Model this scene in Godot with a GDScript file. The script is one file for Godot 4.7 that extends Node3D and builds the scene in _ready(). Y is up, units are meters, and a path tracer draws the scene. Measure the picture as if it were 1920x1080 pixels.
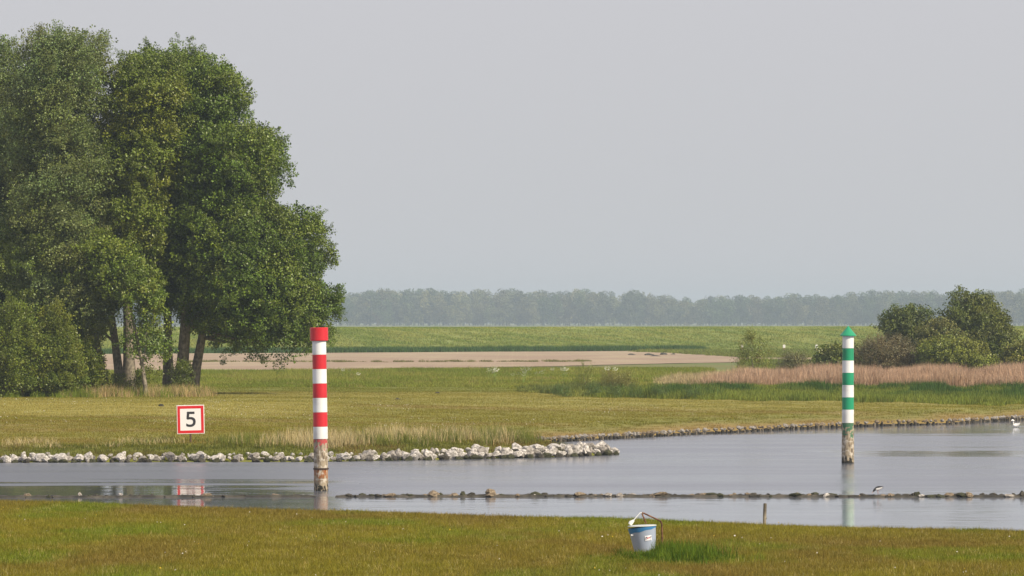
extends Node3D

const F := 9134.0          # focal length in photograph pixels, used only to plan distances on the flat land
const EYE := 4.4           # metres of the eye above the water
var rng := RandomNumberGenerator.new()
var M := {}
var taken := {}
var fn := FastNoiseLite.new()
var fn2 := FastNoiseLite.new()

# ---------------------------------------------------------------- mesh collector
class MB:
	var v := PackedVector3Array()
	var n := PackedVector3Array()
	var c := PackedColorArray()
	var uv := PackedVector2Array()
	var ix := PackedInt32Array()
	var flat := false
	func vert(p: Vector3, nn: Vector3, col := Color.WHITE, u := Vector2.ZERO) -> int:
		v.append(p); n.append(nn); c.append(col); uv.append(u)
		return v.size() - 1
	func tri(a: int, b: int, d: int):
		var g := (v[d] - v[a]).cross(v[b] - v[a])
		if g.dot(n[a] + n[b] + n[d]) < 0.0:
			ix.append(a); ix.append(d); ix.append(b)
		else:
			ix.append(a); ix.append(b); ix.append(d)
	func quad(a: int, b: int, d: int, e: int):
		tri(a, b, d); tri(a, d, e)
	func face(pts: Array, nn: Vector3, col := Color.WHITE):
		var f := []
		for p in pts: f.append(vert(p, nn, col))
		for k in range(1, f.size() - 1): tri(f[0], f[k], f[k + 1])
	func tube(pts: Array, rad: Array, sides := 8, col := Color.WHITE, cap := true, wob := 0.0, rr: RandomNumberGenerator = null):
		var rings := []
		var side := Vector3.RIGHT
		for i in pts.size():
			var a: Vector3 = pts[max(i - 1, 0)]
			var b: Vector3 = pts[min(i + 1, pts.size() - 1)]
			var t := (b - a).normalized()
			side = (side - t * side.dot(t))
			if side.length() < 0.01: side = t.cross(Vector3.FORWARD)
			side = side.normalized()
			var up := t.cross(side).normalized()
			var ring := []
			for k in sides + 1:
				var an := TAU * float(k % sides) / sides
				var d := side * cos(an) + up * sin(an)
				var r: float = rad[i]
				if wob > 0.0 and rr: r *= 1.0 + wob * sin(k * 2.4 + i * 0.7)
				ring.append(vert(pts[i] + d * r, d, col, Vector2(float(k) / sides, float(i) / max(1, pts.size() - 1))))
			rings.append(ring)
		for i in rings.size() - 1:
			for k in sides:
				quad(rings[i][k], rings[i][k + 1], rings[i + 1][k + 1], rings[i + 1][k])
		if cap:
			for e in [0, rings.size() - 1]:
				var t: Vector3 = (pts[1] - pts[0]).normalized() * -1.0 if e == 0 else (pts[-1] - pts[-2]).normalized()
				var m := vert(pts[e], t, col, Vector2(0.5, 0.5))
				var ids := []
				for k in sides: ids.append(vert(v[rings[e][k]], t, col, Vector2(0.5, 0.5)))
				for k in sides: tri(m, ids[k], ids[(k + 1) % sides])
	func lathe(prof: Array, sides := 32, col := Color.WHITE):
		# profile of [radius, y]; every segment has its own flat-or-conical normal, so edges stay crisp
		for i in prof.size() - 1:
			var a: Vector2 = prof[i]
			var b: Vector2 = prof[i + 1]
			var t := (b - a).normalized()
			var ra := []
			var rb := []
			for k in sides + 1:
				var an := TAU * k / sides
				var d := Vector3(sin(an), 0, cos(an))
				var nn := d * t.y + Vector3(0, -t.x, 0)
				ra.append(vert(d * a.x + Vector3(0, a.y, 0), nn, col, Vector2(float(k) / sides, a.y)))
				rb.append(vert(d * b.x + Vector3(0, b.y, 0), nn, col, Vector2(float(k) / sides, b.y)))
			for k in sides: quad(ra[k], ra[k + 1], rb[k + 1], rb[k])
	func box(lo: Vector3, hi: Vector3, ch := 0.0, col := Color.WHITE):
		var cc := (lo + hi) / 2.0
		var hh := (hi - lo) / 2.0
		for ax in 3:
			for s in [-1.0, 1.0]:
				var nn := Vector3.ZERO; nn[ax] = s
				var u := (ax + 1) % 3
				var w := (ax + 2) % 3
				var pts := []
				for q in [[-1, -1], [1, -1], [1, 1], [-1, 1]]:
					var p := Vector3.ZERO
					p[ax] = s * hh[ax]; p[u] = q[0] * (hh[u] - ch); p[w] = q[1] * (hh[w] - ch)
					pts.append(cc + p)
				face(pts, nn, col)
		if ch > 0.0:
			for ax in 3:
				var u := (ax + 1) % 3
				var w := (ax + 2) % 3
				for su in [-1.0, 1.0]:
					for sw in [-1.0, 1.0]:
						var nn := Vector3.ZERO; nn[u] = su; nn[w] = sw
						var pts := []
						for e in [[-1, 0], [1, 0], [1, 1], [-1, 1]]:
							var p := Vector3.ZERO
							p[ax] = e[0] * (hh[ax] - ch)
							p[u] = su * (hh[u] - (ch if e[1] == 0 else 0.0)); p[w] = sw * (hh[w] - (0.0 if e[1] == 0 else ch))
							pts.append(cc + p)
						face(pts, nn.normalized(), col)
	func done(with_normals := true) -> ArrayMesh:
		var a := []
		a.resize(Mesh.ARRAY_MAX)
		a[Mesh.ARRAY_VERTEX] = v
		if with_normals: a[Mesh.ARRAY_NORMAL] = n
		a[Mesh.ARRAY_COLOR] = c
		a[Mesh.ARRAY_TEX_UV] = uv
		a[Mesh.ARRAY_INDEX] = ix
		var m := ArrayMesh.new()
		m.add_surface_from_arrays(Mesh.PRIMITIVE_TRIANGLES, a)
		return m

# ---------------------------------------------------------------- helpers
func numbered(called: String) -> String:
	if not taken.has(called):
		taken[called] = 0
		return called
	taken[called] += 1
	return "%s_%03d" % [called, taken[called]]

func tag(o: Node, label: String, category: String, group := "", kind := ""):
	if label != "": o.set_meta("label", label)
	if category != "": o.set_meta("category", category)
	if group != "": o.set_meta("group", group)
	if kind != "": o.set_meta("kind", kind)

func thing(called: String, at: Vector3, label: String, category: String, group := "") -> Node3D:
	var o := Node3D.new()
	o.name = numbered(called)
	add_child(o)
	o.position = at
	tag(o, label, category, group)
	return o

func put(called: String, mesh: Mesh, mat: Material, parent: Node = null) -> MeshInstance3D:
	var o := MeshInstance3D.new()
	o.mesh = mesh
	o.material_override = mat
	if parent == null:
		o.name = numbered(called)
		add_child(o)
	else:
		o.name = called
		parent.add_child(o, true)
	return o

func scatter(called: String, mesh: Mesh, mat: Material, xf: Array, cols: Array, parent: Node = null) -> MultiMeshInstance3D:
	var mm := MultiMesh.new()
	mm.transform_format = MultiMesh.TRANSFORM_3D
	mm.use_colors = true
	mm.mesh = mesh
	mm.instance_count = xf.size()
	for i in xf.size():
		mm.set_instance_transform(i, xf[i])
		mm.set_instance_color(i, cols[i])
	var o := MultiMeshInstance3D.new()
	o.multimesh = mm
	o.material_override = mat
	if parent == null:
		o.name = numbered(called)
		add_child(o)
	else:
		o.name = called
		parent.add_child(o, true)
	return o

func rnd(a: float, b: float) -> float:
	return rng.randf_range(a, b)

func ss(a: float, b: float, x: float) -> float:
	return smoothstep(a, b, x)

func lin(r: float, g: float, b: float) -> Color:   # real-world base colour -> the sRGB value that albedo_color takes
	return Color(r, g, b).linear_to_srgb()

func mat(col: Color, rough := 0.8, vc := false) -> StandardMaterial3D:
	var m := StandardMaterial3D.new()
	m.albedo_color = col
	m.roughness = rough
	m.vertex_color_use_as_albedo = vc
	return m

func noise_image(seed_: int, freq: float, w: int, h: int, stops: Array, oct := 4) -> ImageTexture:
	var f := FastNoiseLite.new()
	f.seed = seed_
	f.frequency = freq
	f.fractal_octaves = oct
	var src := f.get_seamless_image(w, h)
	var g := Gradient.new()
	g.offsets = PackedFloat32Array(); g.colors = PackedColorArray()
	var offs := PackedFloat32Array()
	var cols := PackedColorArray()
	for s in stops:
		offs.append(s[0]); cols.append(s[1].linear_to_srgb())
	g.offsets = offs
	g.colors = cols
	var out := Image.create(w, h, false, Image.FORMAT_RGB8)
	for y in h:
		for x in w:
			out.set_pixel(x, y, g.sample(src.get_pixel(x, y).r))
	return ImageTexture.create_from_image(out)

# a point of the flat land: column of the photograph, distance and height
func sx(px: float, s: float) -> float:
	return (px - 960.0) * s / F
func dist(py: float, h: float) -> float:
	return (EYE - h) * F / (py - 600.0)

# ---------------------------------------------------------------- the lie of the land (s = metres in front of the camera)
var SHORE := [Vector2(-70, 147), Vector2(-15.8, 150.2), Vector2(-10, 151), Vector2(-5.9, 151.2), Vector2(-2.7, 153.4), Vector2(0.7, 155.8), Vector2(2.6, 158.0), Vector2(3.2, 159.6), Vector2(2.2, 161.8), Vector2(1.1, 166), Vector2(0.7, 170), Vector2(0.75, 174), Vector2(2.7, 178), Vector2(6.96, 187), Vector2(11.2, 196), Vector2(14.1, 201), Vector2(18.5, 206), Vector2(22.6, 215), Vector2(28, 223), Vector2(75, 262)]
var GX0 := -62.0
var GS0 := 140.0
var GD := 0.6
var GW := 226
var GH := 335
var HG := PackedFloat32Array()
var DG := PackedFloat32Array()

func shore_d(x: float, s: float) -> float:
	var best := 1e9
	var p := Vector2(x, s)
	for i in SHORE.size() - 1:
		var q := Geometry2D.get_closest_point_to_segment(p, SHORE[i], SHORE[i + 1])
		best = minf(best, p.distance_squared_to(q))
	var inside := false
	var n: int = POLY.size()
	var j := n - 1
	for i in n:
		var a: Vector2 = POLY[i]
		var b: Vector2 = POLY[j]
		if (a.y > s) != (b.y > s) and x < (b.x - a.x) * (s - a.y) / (b.y - a.y) + a.x: inside = not inside
		j = i
	return sqrt(best) * (1.0 if inside else -1.0)
var POLY := []

func raw_far(d: float, x: float, s: float) -> float:
	if d < 0.0: return maxf(-0.9, d * 0.45 - 0.1)
	return -0.1 + 0.27 * ss(0.0, 0.25, d) + 0.32 * ss(0.2, 3.0, d) + 0.44 * ss(0.0, 26.0, d) + 0.03 * fn.get_noise_2d(x * 3.0, s * 3.0) * ss(0.5, 3.0, d)

func grid_at(g: PackedFloat32Array, x: float, s: float) -> float:
	var u := clampf((x - GX0) / GD, 0.0, GW - 1.001)
	var w := clampf((s - GS0) / GD, 0.0, GH - 1.001)
	var i := int(u)
	var j := int(w)
	u -= i; w -= j
	return lerpf(lerpf(g[j * GW + i], g[j * GW + i + 1], u), lerpf(g[(j + 1) * GW + i], g[(j + 1) * GW + i + 1], u), w)
func far_h(x: float, s: float) -> float:
	return grid_at(HG, x, s)
func far_d(x: float, s: float) -> float:
	return grid_at(DG, x, s)

func crest(x: float) -> float:
	return clampf(82.0 - 0.75 * x, 62.0, 104.0)
func near_h(x: float, s: float) -> float:
	var c := crest(x)
	var h := 1.42 - 0.32 * ss(c - 26.0, c, s) + 0.035 * fn.get_noise_2d(x * 6.0, s * 6.0)
	return h - 2.0 * ss(c - 0.4, c + 4.5, s)

# ---------------------------------------------------------------- colours of the turf (matter: species patches, mown strips)
func near_color(x: float, s: float) -> Color:
	var a := fn.get_noise_2d(x * 5.0, s * 1.6)
	var b := fn2.get_noise_2d(x * 14.0 + 300.0, s * 5.0)
	var g := Color(0.225, 0.20, 0.024)
	g = g.lerp(Color(0.205, 0.15, 0.034), clampf(0.3 + a * 1.1 + b * 0.5, 0.0, 0.9))
	g = g.lerp(Color(0.165, 0.205, 0.018), clampf(fn2.get_noise_2d(x * 8.0 - 90.0, s * 3.0) * 2.2 - 0.15, 0.0, 0.9))
	return g

func far_color(x: float, s: float) -> Color:
	var d := far_d(x, s)
	var px := x / s * F + 960.0
	var w := s + 9.0 * fn.get_noise_2d(x * 1.5, s * 0.8)
	var band := fn2.get_noise_2d(x * 1.2, s * 4.0)
	var c := Color(0.225, 0.205, 0.03)
	c = c.lerp(Color(0.235, 0.185, 0.04), clampf(0.3 + band * 1.8, 0.0, 1.0))
	var mown := ss(183.0, 188.0, w) * (1.0 - ss(206.0, 212.0, w)) * (1.0 - ss(-12.0, -4.0, x + 3.0 * band))
	c = c.lerp(Color(0.36, 0.315, 0.085), mown * 0.8)
	var pale := ss(204.0, 210.0, w) * (1.0 - ss(226.0, 234.0, w))
	c = c.lerp(Color(0.30, 0.27, 0.065), pale * clampf(0.7 + band * 1.5, 0.0, 1.0))
	c = c.lerp(Color(0.185, 0.205, 0.03), ss(228.0, 236.0, w) * 0.75)
	c = c.lerp(Color(0.165, 0.225, 0.025), ss(250.0, 262.0, w) * 0.9)
	c = c.lerp(Color(0.15, 0.165, 0.02), (1.0 - ss(1.2, 3.4, d + band)) * 0.8)
	c = c.lerp(Color(0.28, 0.175, 0.055), (1.0 - ss(0.4, 2.2, d + band)) * ss(168.0, 176.0, s) * 0.8)
	return c

# ---------------------------------------------------------------- plants
func blade(mb: MB, p: Vector3, h: float, w: float, lean: Vector3, col: Color):
	var side := Vector3(lean.z, 0, -lean.x)
	if side.length() < 0.02: side = Vector3(1, 0, 0)
	side = side.normalized().rotated(Vector3.UP, rnd(-1.2, 1.2)) * w * 0.5
	var m := p + Vector3(0, h * 0.55, 0) + lean * 0.35
	var t := p + Vector3(0, h, 0) + lean
	var up := Vector3.UP
	var a := mb.vert(p - side, up, col); var b := mb.vert(p + side, up, col)
	var c := mb.vert(m - side * 0.75, up, col); var d := mb.vert(m + side * 0.75, up, col)
	var e := mb.vert(t, up, col)
	for q in [a, b, c, c, b, d, c, d, e]: mb.ix.append(q)

func tuft(count: int, radius: float, hmin: float, hmax: float, width: float, bend: float, vary := 0.35) -> ArrayMesh:
	var mb := MB.new()
	for i in count:
		var an := rnd(0, TAU)
		var r := sqrt(rng.randf()) * radius
		var p := Vector3(cos(an) * r, -0.03, sin(an) * r)
		var h := rnd(hmin, hmax)
		var la := rnd(0, TAU)
		var f := 1.0 + rnd(-vary, vary)
		var y := rnd(-0.18, 0.22)
		blade(mb, p, h, width * rnd(0.6, 1.3), Vector3(cos(la), 0, sin(la)) * h * rnd(0.1, bend) + Vector3(0.06, 0, 0) * h, Color(f * (1.0 + y), f, f * (1.0 - y)))
	return mb.done(false)

func leaf(mb: MB, p: Vector3, dir: Vector3, size: float, col: Color):
	var side := dir.cross(Vector3(rnd(-1, 1), rnd(-1, 1), rnd(-1, 1))).normalized() * size * 0.42
	var nn := dir.cross(side).normalized() * size * 0.12
	var a := mb.vert(p, Vector3.UP, col)
	var b := mb.vert(p + dir * size * 0.45 + side + nn, Vector3.UP, col)
	var c := mb.vert(p + dir * size, Vector3.UP, col)
	var d := mb.vert(p + dir * size * 0.45 - side + nn, Vector3.UP, col)
	for q in [a, b, c, a, c, d]: mb.ix.append(q)

func spray(leaves: int, length: float, spread: float, size: float, vary := 0.3) -> ArrayMesh:
	# a leafy shoot along +y
	var mb := MB.new()
	for i in leaves:
		var t := pow(rng.randf(), 0.8)
		var an := rnd(0, TAU)
		var out := Vector3(cos(an), rnd(-0.3, 0.9), sin(an)).normalized()
		var p := Vector3(0, t * length, 0) + Vector3(out.x, 0, out.z) * spread * (1.0 - 0.6 * t) * rng.randf()
		var f := 1.0 + rnd(-vary, vary)
		leaf(mb, p, out, size * rnd(0.7, 1.25), Color(f * rnd(0.9, 1.2), f, f * rnd(0.7, 1.2)))
	for k in 3:
		var a := mb.vert(Vector3(-0.006, 0, 0).rotated(Vector3.UP, k * 1.05), Vector3.UP, Color(0.8, 0.5, 0.4))
		var b := mb.vert(Vector3(0.006, 0, 0).rotated(Vector3.UP, k * 1.05), Vector3.UP, Color(0.8, 0.5, 0.4))
		var c := mb.vert(Vector3(0, length, 0), Vector3.UP, Color(0.8, 0.5, 0.4))
		for q in [a, b, c]: mb.ix.append(q)
	return mb.done(false)

func row_at(rows: Array, y: float) -> Vector2:
	if y >= rows[0][0]: return Vector2(rows[0][1], rows[0][2])
	for i in rows.size() - 1:
		if y <= rows[i][0] and y >= rows[i + 1][0]:
			var t: float = (rows[i][0] - y) / maxf(rows[i][0] - rows[i + 1][0], 0.001)
			return Vector2(lerpf(rows[i][1], rows[i + 1][1], t), lerpf(rows[i][2], rows[i + 1][2], t))
	return Vector2(rows[-1][1], rows[-1][2])

# rows: crown outline as [height, left, right] in metres from the trunk's foot, top first
func crown_cloud(rows: Array, lobes: int, per: int, lr: float, deep: float, col: Color, vary: float, wind: Vector3, scale_: float, droop := 0.0, shoots := 2, pack := 0.5) -> Array:
	var xf := []
	var cols := []
	var heads := []
	var top: float = rows[0][0]
	var low: float = rows[-1][0]
	var widest := 0.1
	for r in rows: widest = maxf(widest, r[2] - r[1])
	var tries := 0
	var seedy := rnd(0, 900)
	var gaps := 1.0 if lobes > 62 else 30.0
	while heads.size() < lobes and tries < lobes * 30:
		tries += 1
		var y := rnd(low, top)
		var q0 := row_at(rows, y)
		var q := q0
		var w := q.y - q.x
		if rng.randf() > 0.25 + 0.75 * w / widest: continue
		var r := lr * rnd(0.65, 1.3)
		var hw := maxf((w * 0.5 - r * 1.0) * (1.0 + 0.35 * fn.get_noise_2d(y * 22.0, seedy)), 0.05)
		var dp := maxf(minf(w * 0.5, deep) - r * 0.6, 0.05)
		var an := rnd(0, TAU)
		var f := pow(rng.randf(), 0.45)
		var y2 := clampf(y, low + r * 0.3, top - r * 0.95)
		var p := Vector3((q.x + q.y) * 0.5 + hw * f * cos(an), y2, dp * f * sin(an))
		if fn2.get_noise_3d(p.x * 13.0 + seedy, p.y * 19.0, p.z * 13.0) < -0.03 * gaps: continue
		var close := false
		for hd in heads:
			if ((p - hd[0]) * Vector3(1.0, 1.75, 1.0)).length() < pack * (r + hd[1]): close = true
		if close: continue
		heads.append([p, r])
		var tone := 1.0 + rnd(-vary, vary)
		var yel := rnd(-0.1, 0.14)
		var n := int(per * r * r / (lr * lr))
		for i in n:
			var d := Vector3(rng.randfn(), rng.randfn() + 0.15, rng.randfn()).normalized()
			if d.y < -0.1 and rng.randf() < 0.72: d.y = -d.y
			var rr := r * (0.5 + 0.5 * pow(rng.randf(), 0.5)) * (1.3 if rng.randf() < 0.06 else 1.0)
			var at := p + Vector3(d.x * rr * 1.08, d.y * rr * 0.5 - 0.1 * r, d.z * rr)
			var axis := (d + Vector3(0, 0.35 - droop, 0) + wind + Vector3(rng.randfn(), rng.randfn(), rng.randfn()) * 0.3).normalized()
			var sd := axis.cross(Vector3(rng.randfn(), rng.randfn(), rng.randfn())).normalized()
			var b := Basis(sd, axis, sd.cross(axis).normalized()).scaled_local(Vector3.ONE * scale_ * rnd(0.75, 1.25))
			xf.append(Transform3D(b, at))
			var t2 := tone * rnd(0.85, 1.15)
			cols.append(Color(col.r * t2 * (1.0 + yel), col.g * t2, col.b * t2 * (1.0 - yel)))
		for sh in shoots:
			var out := Vector3(p.x - (q0.x + q0.y) * 0.5, 0, p.z)
			var d := (out.normalized() * rnd(0.2, 1.0) + Vector3(0, rnd(-0.2, 0.9) - droop * 1.5, 0) + wind * 0.9 + Vector3(rng.randfn(), rng.randfn() * 0.5, rng.randfn()) * 0.35).normalized()
			var reach := r * rnd(1.0, 1.75)
			for i in 10:
				var fr := i / 9.0
				var ax := (d + Vector3(rng.randfn(), rng.randfn(), rng.randfn()) * 0.45).normalized()
				var sd := ax.cross(Vector3(rng.randfn(), rng.randfn(), rng.randfn())).normalized()
				xf.append(Transform3D(Basis(sd, ax, sd.cross(ax).normalized()).scaled_local(Vector3.ONE * scale_ * rnd(0.8, 1.1) * lerpf(0.85, 0.5, fr)), p + d * reach * lerpf(0.5, 1.0, fr) + Vector3(rng.randfn(), rng.randfn(), rng.randfn()) * 0.14 * r * (1.1 - fr)))
				cols.append(Color(col.r * tone * (1.0 + yel), col.g * tone, col.b * tone))
	return [xf, cols, heads]

func plant(called: String, at: Vector3, label: String, category: String, rows: Array, o: Dictionary, group := "") -> Node3D:
	var t := thing(called, at, label, category, group)
	var cl := crown_cloud(rows, o.lobes, o.per, o.lr, o.deep, o.col, o.get("vary", 0.16), o.get("wind", Vector3.ZERO), o.get("scale", 1.0), o.get("droop", 0.0), o.get("shoots", 2), o.get("pack", 0.5))
	var cr := scatter("crown", o.spray, o.mat, cl[0], cl[1], t)
	cr.set_meta("kind", "stuff")
	for st in o.get("trunks", []):
		# st: foot offset, top offset, radius
		var a: Vector3 = st[0]
		var b: Vector3 = st[1]
		var pts := []
		var rad := []
		for k in 9:
			var f := k / 8.0
			pts.append(a.lerp(b, f) + Vector3(sin(f * 7.0 + a.x * 3.0) * 0.12 * f, 0, cos(f * 5.0 + a.x) * 0.1 * f))
			rad.append(st[2] * (1.0 - 0.72 * f) * (1.0 + 0.55 * pow(1.0 - f, 14.0)))
		pts[0].y -= 0.15
		var mb := MB.new()
		mb.tube(pts, rad, 10, Color.WHITE, true, 0.05, rng)
		put("trunk", mb.done(), o.bark, t)
		var made := 0
		for h in cl[2]:
			if made >= o.get("limbs", 7): break
			var p: Vector3 = h[0]
			var f := clampf((p.y - a.y) / maxf(b.y - a.y, 0.1) - 0.16, o.get("limb_from", 0.16), 0.9)
			var root: Vector3 = pts[int(f * 8.0)]
			if root.distance_to(p) > 6.0 or root.distance_to(p) < 0.6: continue
			var mid := root.lerp(p, 0.5) + Vector3(0, -0.18 * root.distance_to(p) * 0.4, 0)
			var lm := MB.new()
			var r0: float = st[2] * 0.42 * (1.0 - 0.6 * f)
			lm.tube([root, root.lerp(mid, 0.6), mid, p.lerp(mid, 0.35), p], [r0, r0 * 0.8, r0 * 0.62, r0 * 0.4, r0 * 0.15], 6)
			put("limb", lm.done(), o.bark, t)
			made += 1
	return t

# outline given in photograph columns and rows -> metres at distance s round the foot
func rows_at(px0: float, s: float, ground: float, list: Array) -> Array:
	var k := s / F
	var out := []
	for r in list: out.append([EYE - (r[0] - 600.0) * k - ground, (r[1] - px0) * k, (r[2] - px0) * k])
	return out

# ---------------------------------------------------------------- stones
func rock_mesh(seed_: int, sub: int, rough: float, cut: int) -> ArrayMesh:
	var r := RandomNumberGenerator.new()
	r.seed = seed_
	var f := FastNoiseLite.new()
	f.seed = seed_; f.frequency = 0.9; f.fractal_octaves = 3
	var planes := []
	for i in cut:
		planes.append([Vector3(r.randfn(), r.randfn() * 0.8, r.randfn()).normalized(), r.randf_range(0.42, 0.8)])
	# subdivided octahedron-sphere
	var mb := MB.new()
	var n := sub
	var faces := [[Vector3.RIGHT, Vector3.UP, Vector3.BACK], [Vector3.BACK, Vector3.UP, Vector3.LEFT], [Vector3.LEFT, Vector3.UP, Vector3.FORWARD], [Vector3.FORWARD, Vector3.UP, Vector3.RIGHT], [Vector3.RIGHT, Vector3.DOWN, Vector3.BACK], [Vector3.BACK, Vector3.DOWN, Vector3.LEFT], [Vector3.LEFT, Vector3.DOWN, Vector3.FORWARD], [Vector3.FORWARD, Vector3.DOWN, Vector3.RIGHT]]
	for fc in faces:
		for i in n:
			for j in n - i:
				var quad := [[i, j], [i + 1, j], [i, j + 1]]
				var tris := [quad]
				if i + j < n - 1: tris.append([[i + 1, j], [i + 1, j + 1], [i, j + 1]])
				for t in tris:
					var ps := []
					for q in t:
						var a: Vector3 = fc[0]
						var b: Vector3 = fc[1]
						var c: Vector3 = fc[2]
						var d: Vector3 = (a * (n - q[0] - q[1]) + b * q[0] + c * q[1]).normalized()
						var rad := 1.0 + rough * f.get_noise_3dv(d * 1.6)
						for pl in planes:
							var dd: float = d.dot(pl[0])
							if dd > 0.05: rad = minf(rad, pl[1] / dd)
						ps.append(d * rad)
					var nn: Vector3 = (ps[2] - ps[0]).cross(ps[1] - ps[0]).normalized()
					if nn.dot(ps[0] + ps[1] + ps[2]) < 0: nn = -nn
					mb.face(ps, nn)
	return mb.done()
var ROCKS := []

func stone(parent: Node, called: String, at: Vector3, size: Vector3, m: Material) -> MeshInstance3D:
	var o := put(called, ROCKS[rng.randi() % ROCKS.size()], m, parent)
	o.transform = Transform3D(Basis(Vector3.UP, rnd(0, TAU)) * Basis(Vector3.RIGHT, rnd(-0.35, 0.35)), at)
	o.transform.basis = Basis.from_scale(size) * o.transform.basis
	return o

# ================================================================
func _ready():
	rng.seed = 20240517
	fn.seed = 11; fn.frequency = 0.03; fn.fractal_octaves = 3
	fn2.seed = 47; fn2.frequency = 0.03; fn2.fractal_octaves = 3
	# ---- camera, sky, sun, exposure
	var cam := Camera3D.new()
	cam.fov = rad_to_deg(2.0 * atan(540.0 / F))
	cam.position = Vector3(0, EYE, 0)
	cam.rotation.x = atan(60.0 / F)
	cam.near = 1.0
	cam.far = 9000.0
	add_child(cam)
	cam.current = true
	var env := Environment.new()
	env.background_mode = Environment.BG_SKY
	var sky := Sky.new()
	var sm := ProceduralSkyMaterial.new()
	sm.sky_horizon_color = Color8(193, 194, 196)
	sm.sky_top_color = Color8(216, 213, 222)
	sm.sky_curve = 0.12
	sm.ground_horizon_color = Color8(150, 150, 140)
	sm.ground_bottom_color = Color8(90, 90, 70)
	sm.sun_angle_max = 12.0
	sky.sky_material = sm
	env.sky = sky
	env.background_energy_multiplier = 0.9
	env.ambient_light_source = Environment.AMBIENT_SOURCE_SKY
	env.tonemap_mode = Environment.TONE_MAPPER_LINEAR
	env.tonemap_exposure = 1.14
	env.fog_enabled = true
	env.fog_density = 0.0002
	env.fog_light_color = Color(0.85, 0.93, 1.0)
	env.sdfgi_enabled = true
	env.ssao_enabled = true
	env.ssil_enabled = true
	var we := WorldEnvironment.new()
	we.environment = env
	add_child(we)
	var sun := DirectionalLight3D.new()
	sun.light_energy = 1.6
	sun.light_color = Color(1.0, 0.95, 0.85)
	sun.light_angular_distance = 0.5
	sun.shadow_enabled = true
	# the sun stands to the right and a little behind the camera
	var az := deg_to_rad(56.0)
	var el := deg_to_rad(38.0)
	sun.look_at_from_position(Vector3(sin(az) * cos(el), sin(el), cos(az) * cos(el)) * 50.0, Vector3.ZERO)
	add_child(sun)

	materials()
	land()
	water()
	print("land ", Time.get_ticks_msec())
	far_country()
	print("far ", Time.get_ticks_msec())
	trees()
	print("trees ", Time.get_ticks_msec())
	right_shrubs()
	stones()
	print("stones ", Time.get_ticks_msec())
	poles()
	sign_board()
	bucket()
	birds()
	turf()
	print("turf ", Time.get_ticks_msec())

func materials():
	var W := Color.WHITE
	M.soil = mat(W, 0.95, true)
	M.soil.albedo_texture = noise_image(3, 0.02, 256, 256, [[0.0, Color(0.45, 0.45, 0.4)], [0.5, Color(0.9, 0.9, 0.9)], [1.0, Color(1, 1, 0.9)]], 5)
	M.soil.uv1_triplanar = true
	M.soil.uv1_world_triplanar = true
	M.soil.uv1_scale = Vector3.ONE * 0.7
	M.blade = mat(W, 0.8, true)
	M.blade.metallic_specular = 0.2
	M.blade.backlight_enabled = true
	M.blade.backlight = Color(0.7, 0.7, 0.7)
	M.dry = mat(W, 0.7, true)
	M.dry.backlight_enabled = true
	M.dry.backlight = Color(0.4, 0.4, 0.4)
	M.leaf = mat(W, 0.42, true)
	M.leaf.metallic_specular = 0.45
	M.leaf.backlight_enabled = true
	M.leaf.backlight = Color(0.4, 0.45, 0.22)
	M.petal = mat(W, 0.6, true)
	M.bark = mat(W, 0.9)
	M.bark.albedo_texture = noise_image(5, 0.03, 128, 256, [[0.0, Color(0.06, 0.05, 0.037)], [0.5, Color(0.19, 0.16, 0.12)], [1.0, Color(0.36, 0.315, 0.24)]], 5)
	M.bark.uv1_triplanar = true
	M.bark.uv1_scale = Vector3(1.6, 0.5, 1.6)
	var st := func(seed_, a, b, c):
		var m := mat(W, 0.9)
		m.albedo_texture = noise_image(seed_, 0.03, 128, 128, [[0.15, a], [0.5, b], [0.8, c]], 5)
		m.uv1_triplanar = true
		m.uv1_scale = Vector3.ONE * 0.6
		return m
	M.rock_white = st.call(21, Color(0.13, 0.12, 0.105), Color(0.42, 0.39, 0.36), Color(0.66, 0.62, 0.59))
	M.rock_grey = st.call(22, Color(0.09, 0.08, 0.066), Color(0.24, 0.215, 0.19), Color(0.40, 0.37, 0.34))
	M.rock_brown = st.call(23, Color(0.06, 0.045, 0.028), Color(0.17, 0.125, 0.08), Color(0.33, 0.27, 0.19))
	M.rock_dark = st.call(24, Color(0.012, 0.011, 0.009), Color(0.034, 0.03, 0.022), Color(0.085, 0.074, 0.055))
	M.rock_algae = st.call(25, Color(0.010, 0.011, 0.006), Color(0.03, 0.032, 0.013), Color(0.075, 0.072, 0.03))
	for i in 12: ROCKS.append(rock_mesh(100 + i, 4, 0.55, 9))

# ---------------------------------------------------------------- ground sheets
func sheet(called: String, xs: PackedFloat32Array, zs: PackedFloat32Array, hf: Callable, cf: Callable, m: Material) -> MeshInstance3D:
	var mb := MB.new()
	var w := xs.size()
	for j in zs.size():
		for i in w:
			var x := xs[i]
			var s := zs[j]
			var h: float = hf.call(x, s)
			var e := 0.3
			var nn := Vector3(hf.call(x - e, s) - hf.call(x + e, s), 2.0 * e, hf.call(x, s + e) - hf.call(x, s - e)).normalized()
			mb.vert(Vector3(x, h, -s), nn, cf.call(x, s))
	for j in zs.size() - 1:
		for i in w - 1:
			var a := j * w + i
			for q in [a, a + w, a + w + 1, a, a + w + 1, a + 1]: mb.ix.append(q)
	var o := put(called, mb.done(), m)
	o.set_meta("kind", "structure")
	return o

func steps(a: float, b: float, d: float) -> PackedFloat32Array:
	var out := PackedFloat32Array()
	var n := int(ceil((b - a) / d))
	for i in n + 1: out.append(lerpf(a, b, float(i) / n))
	return out

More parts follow.
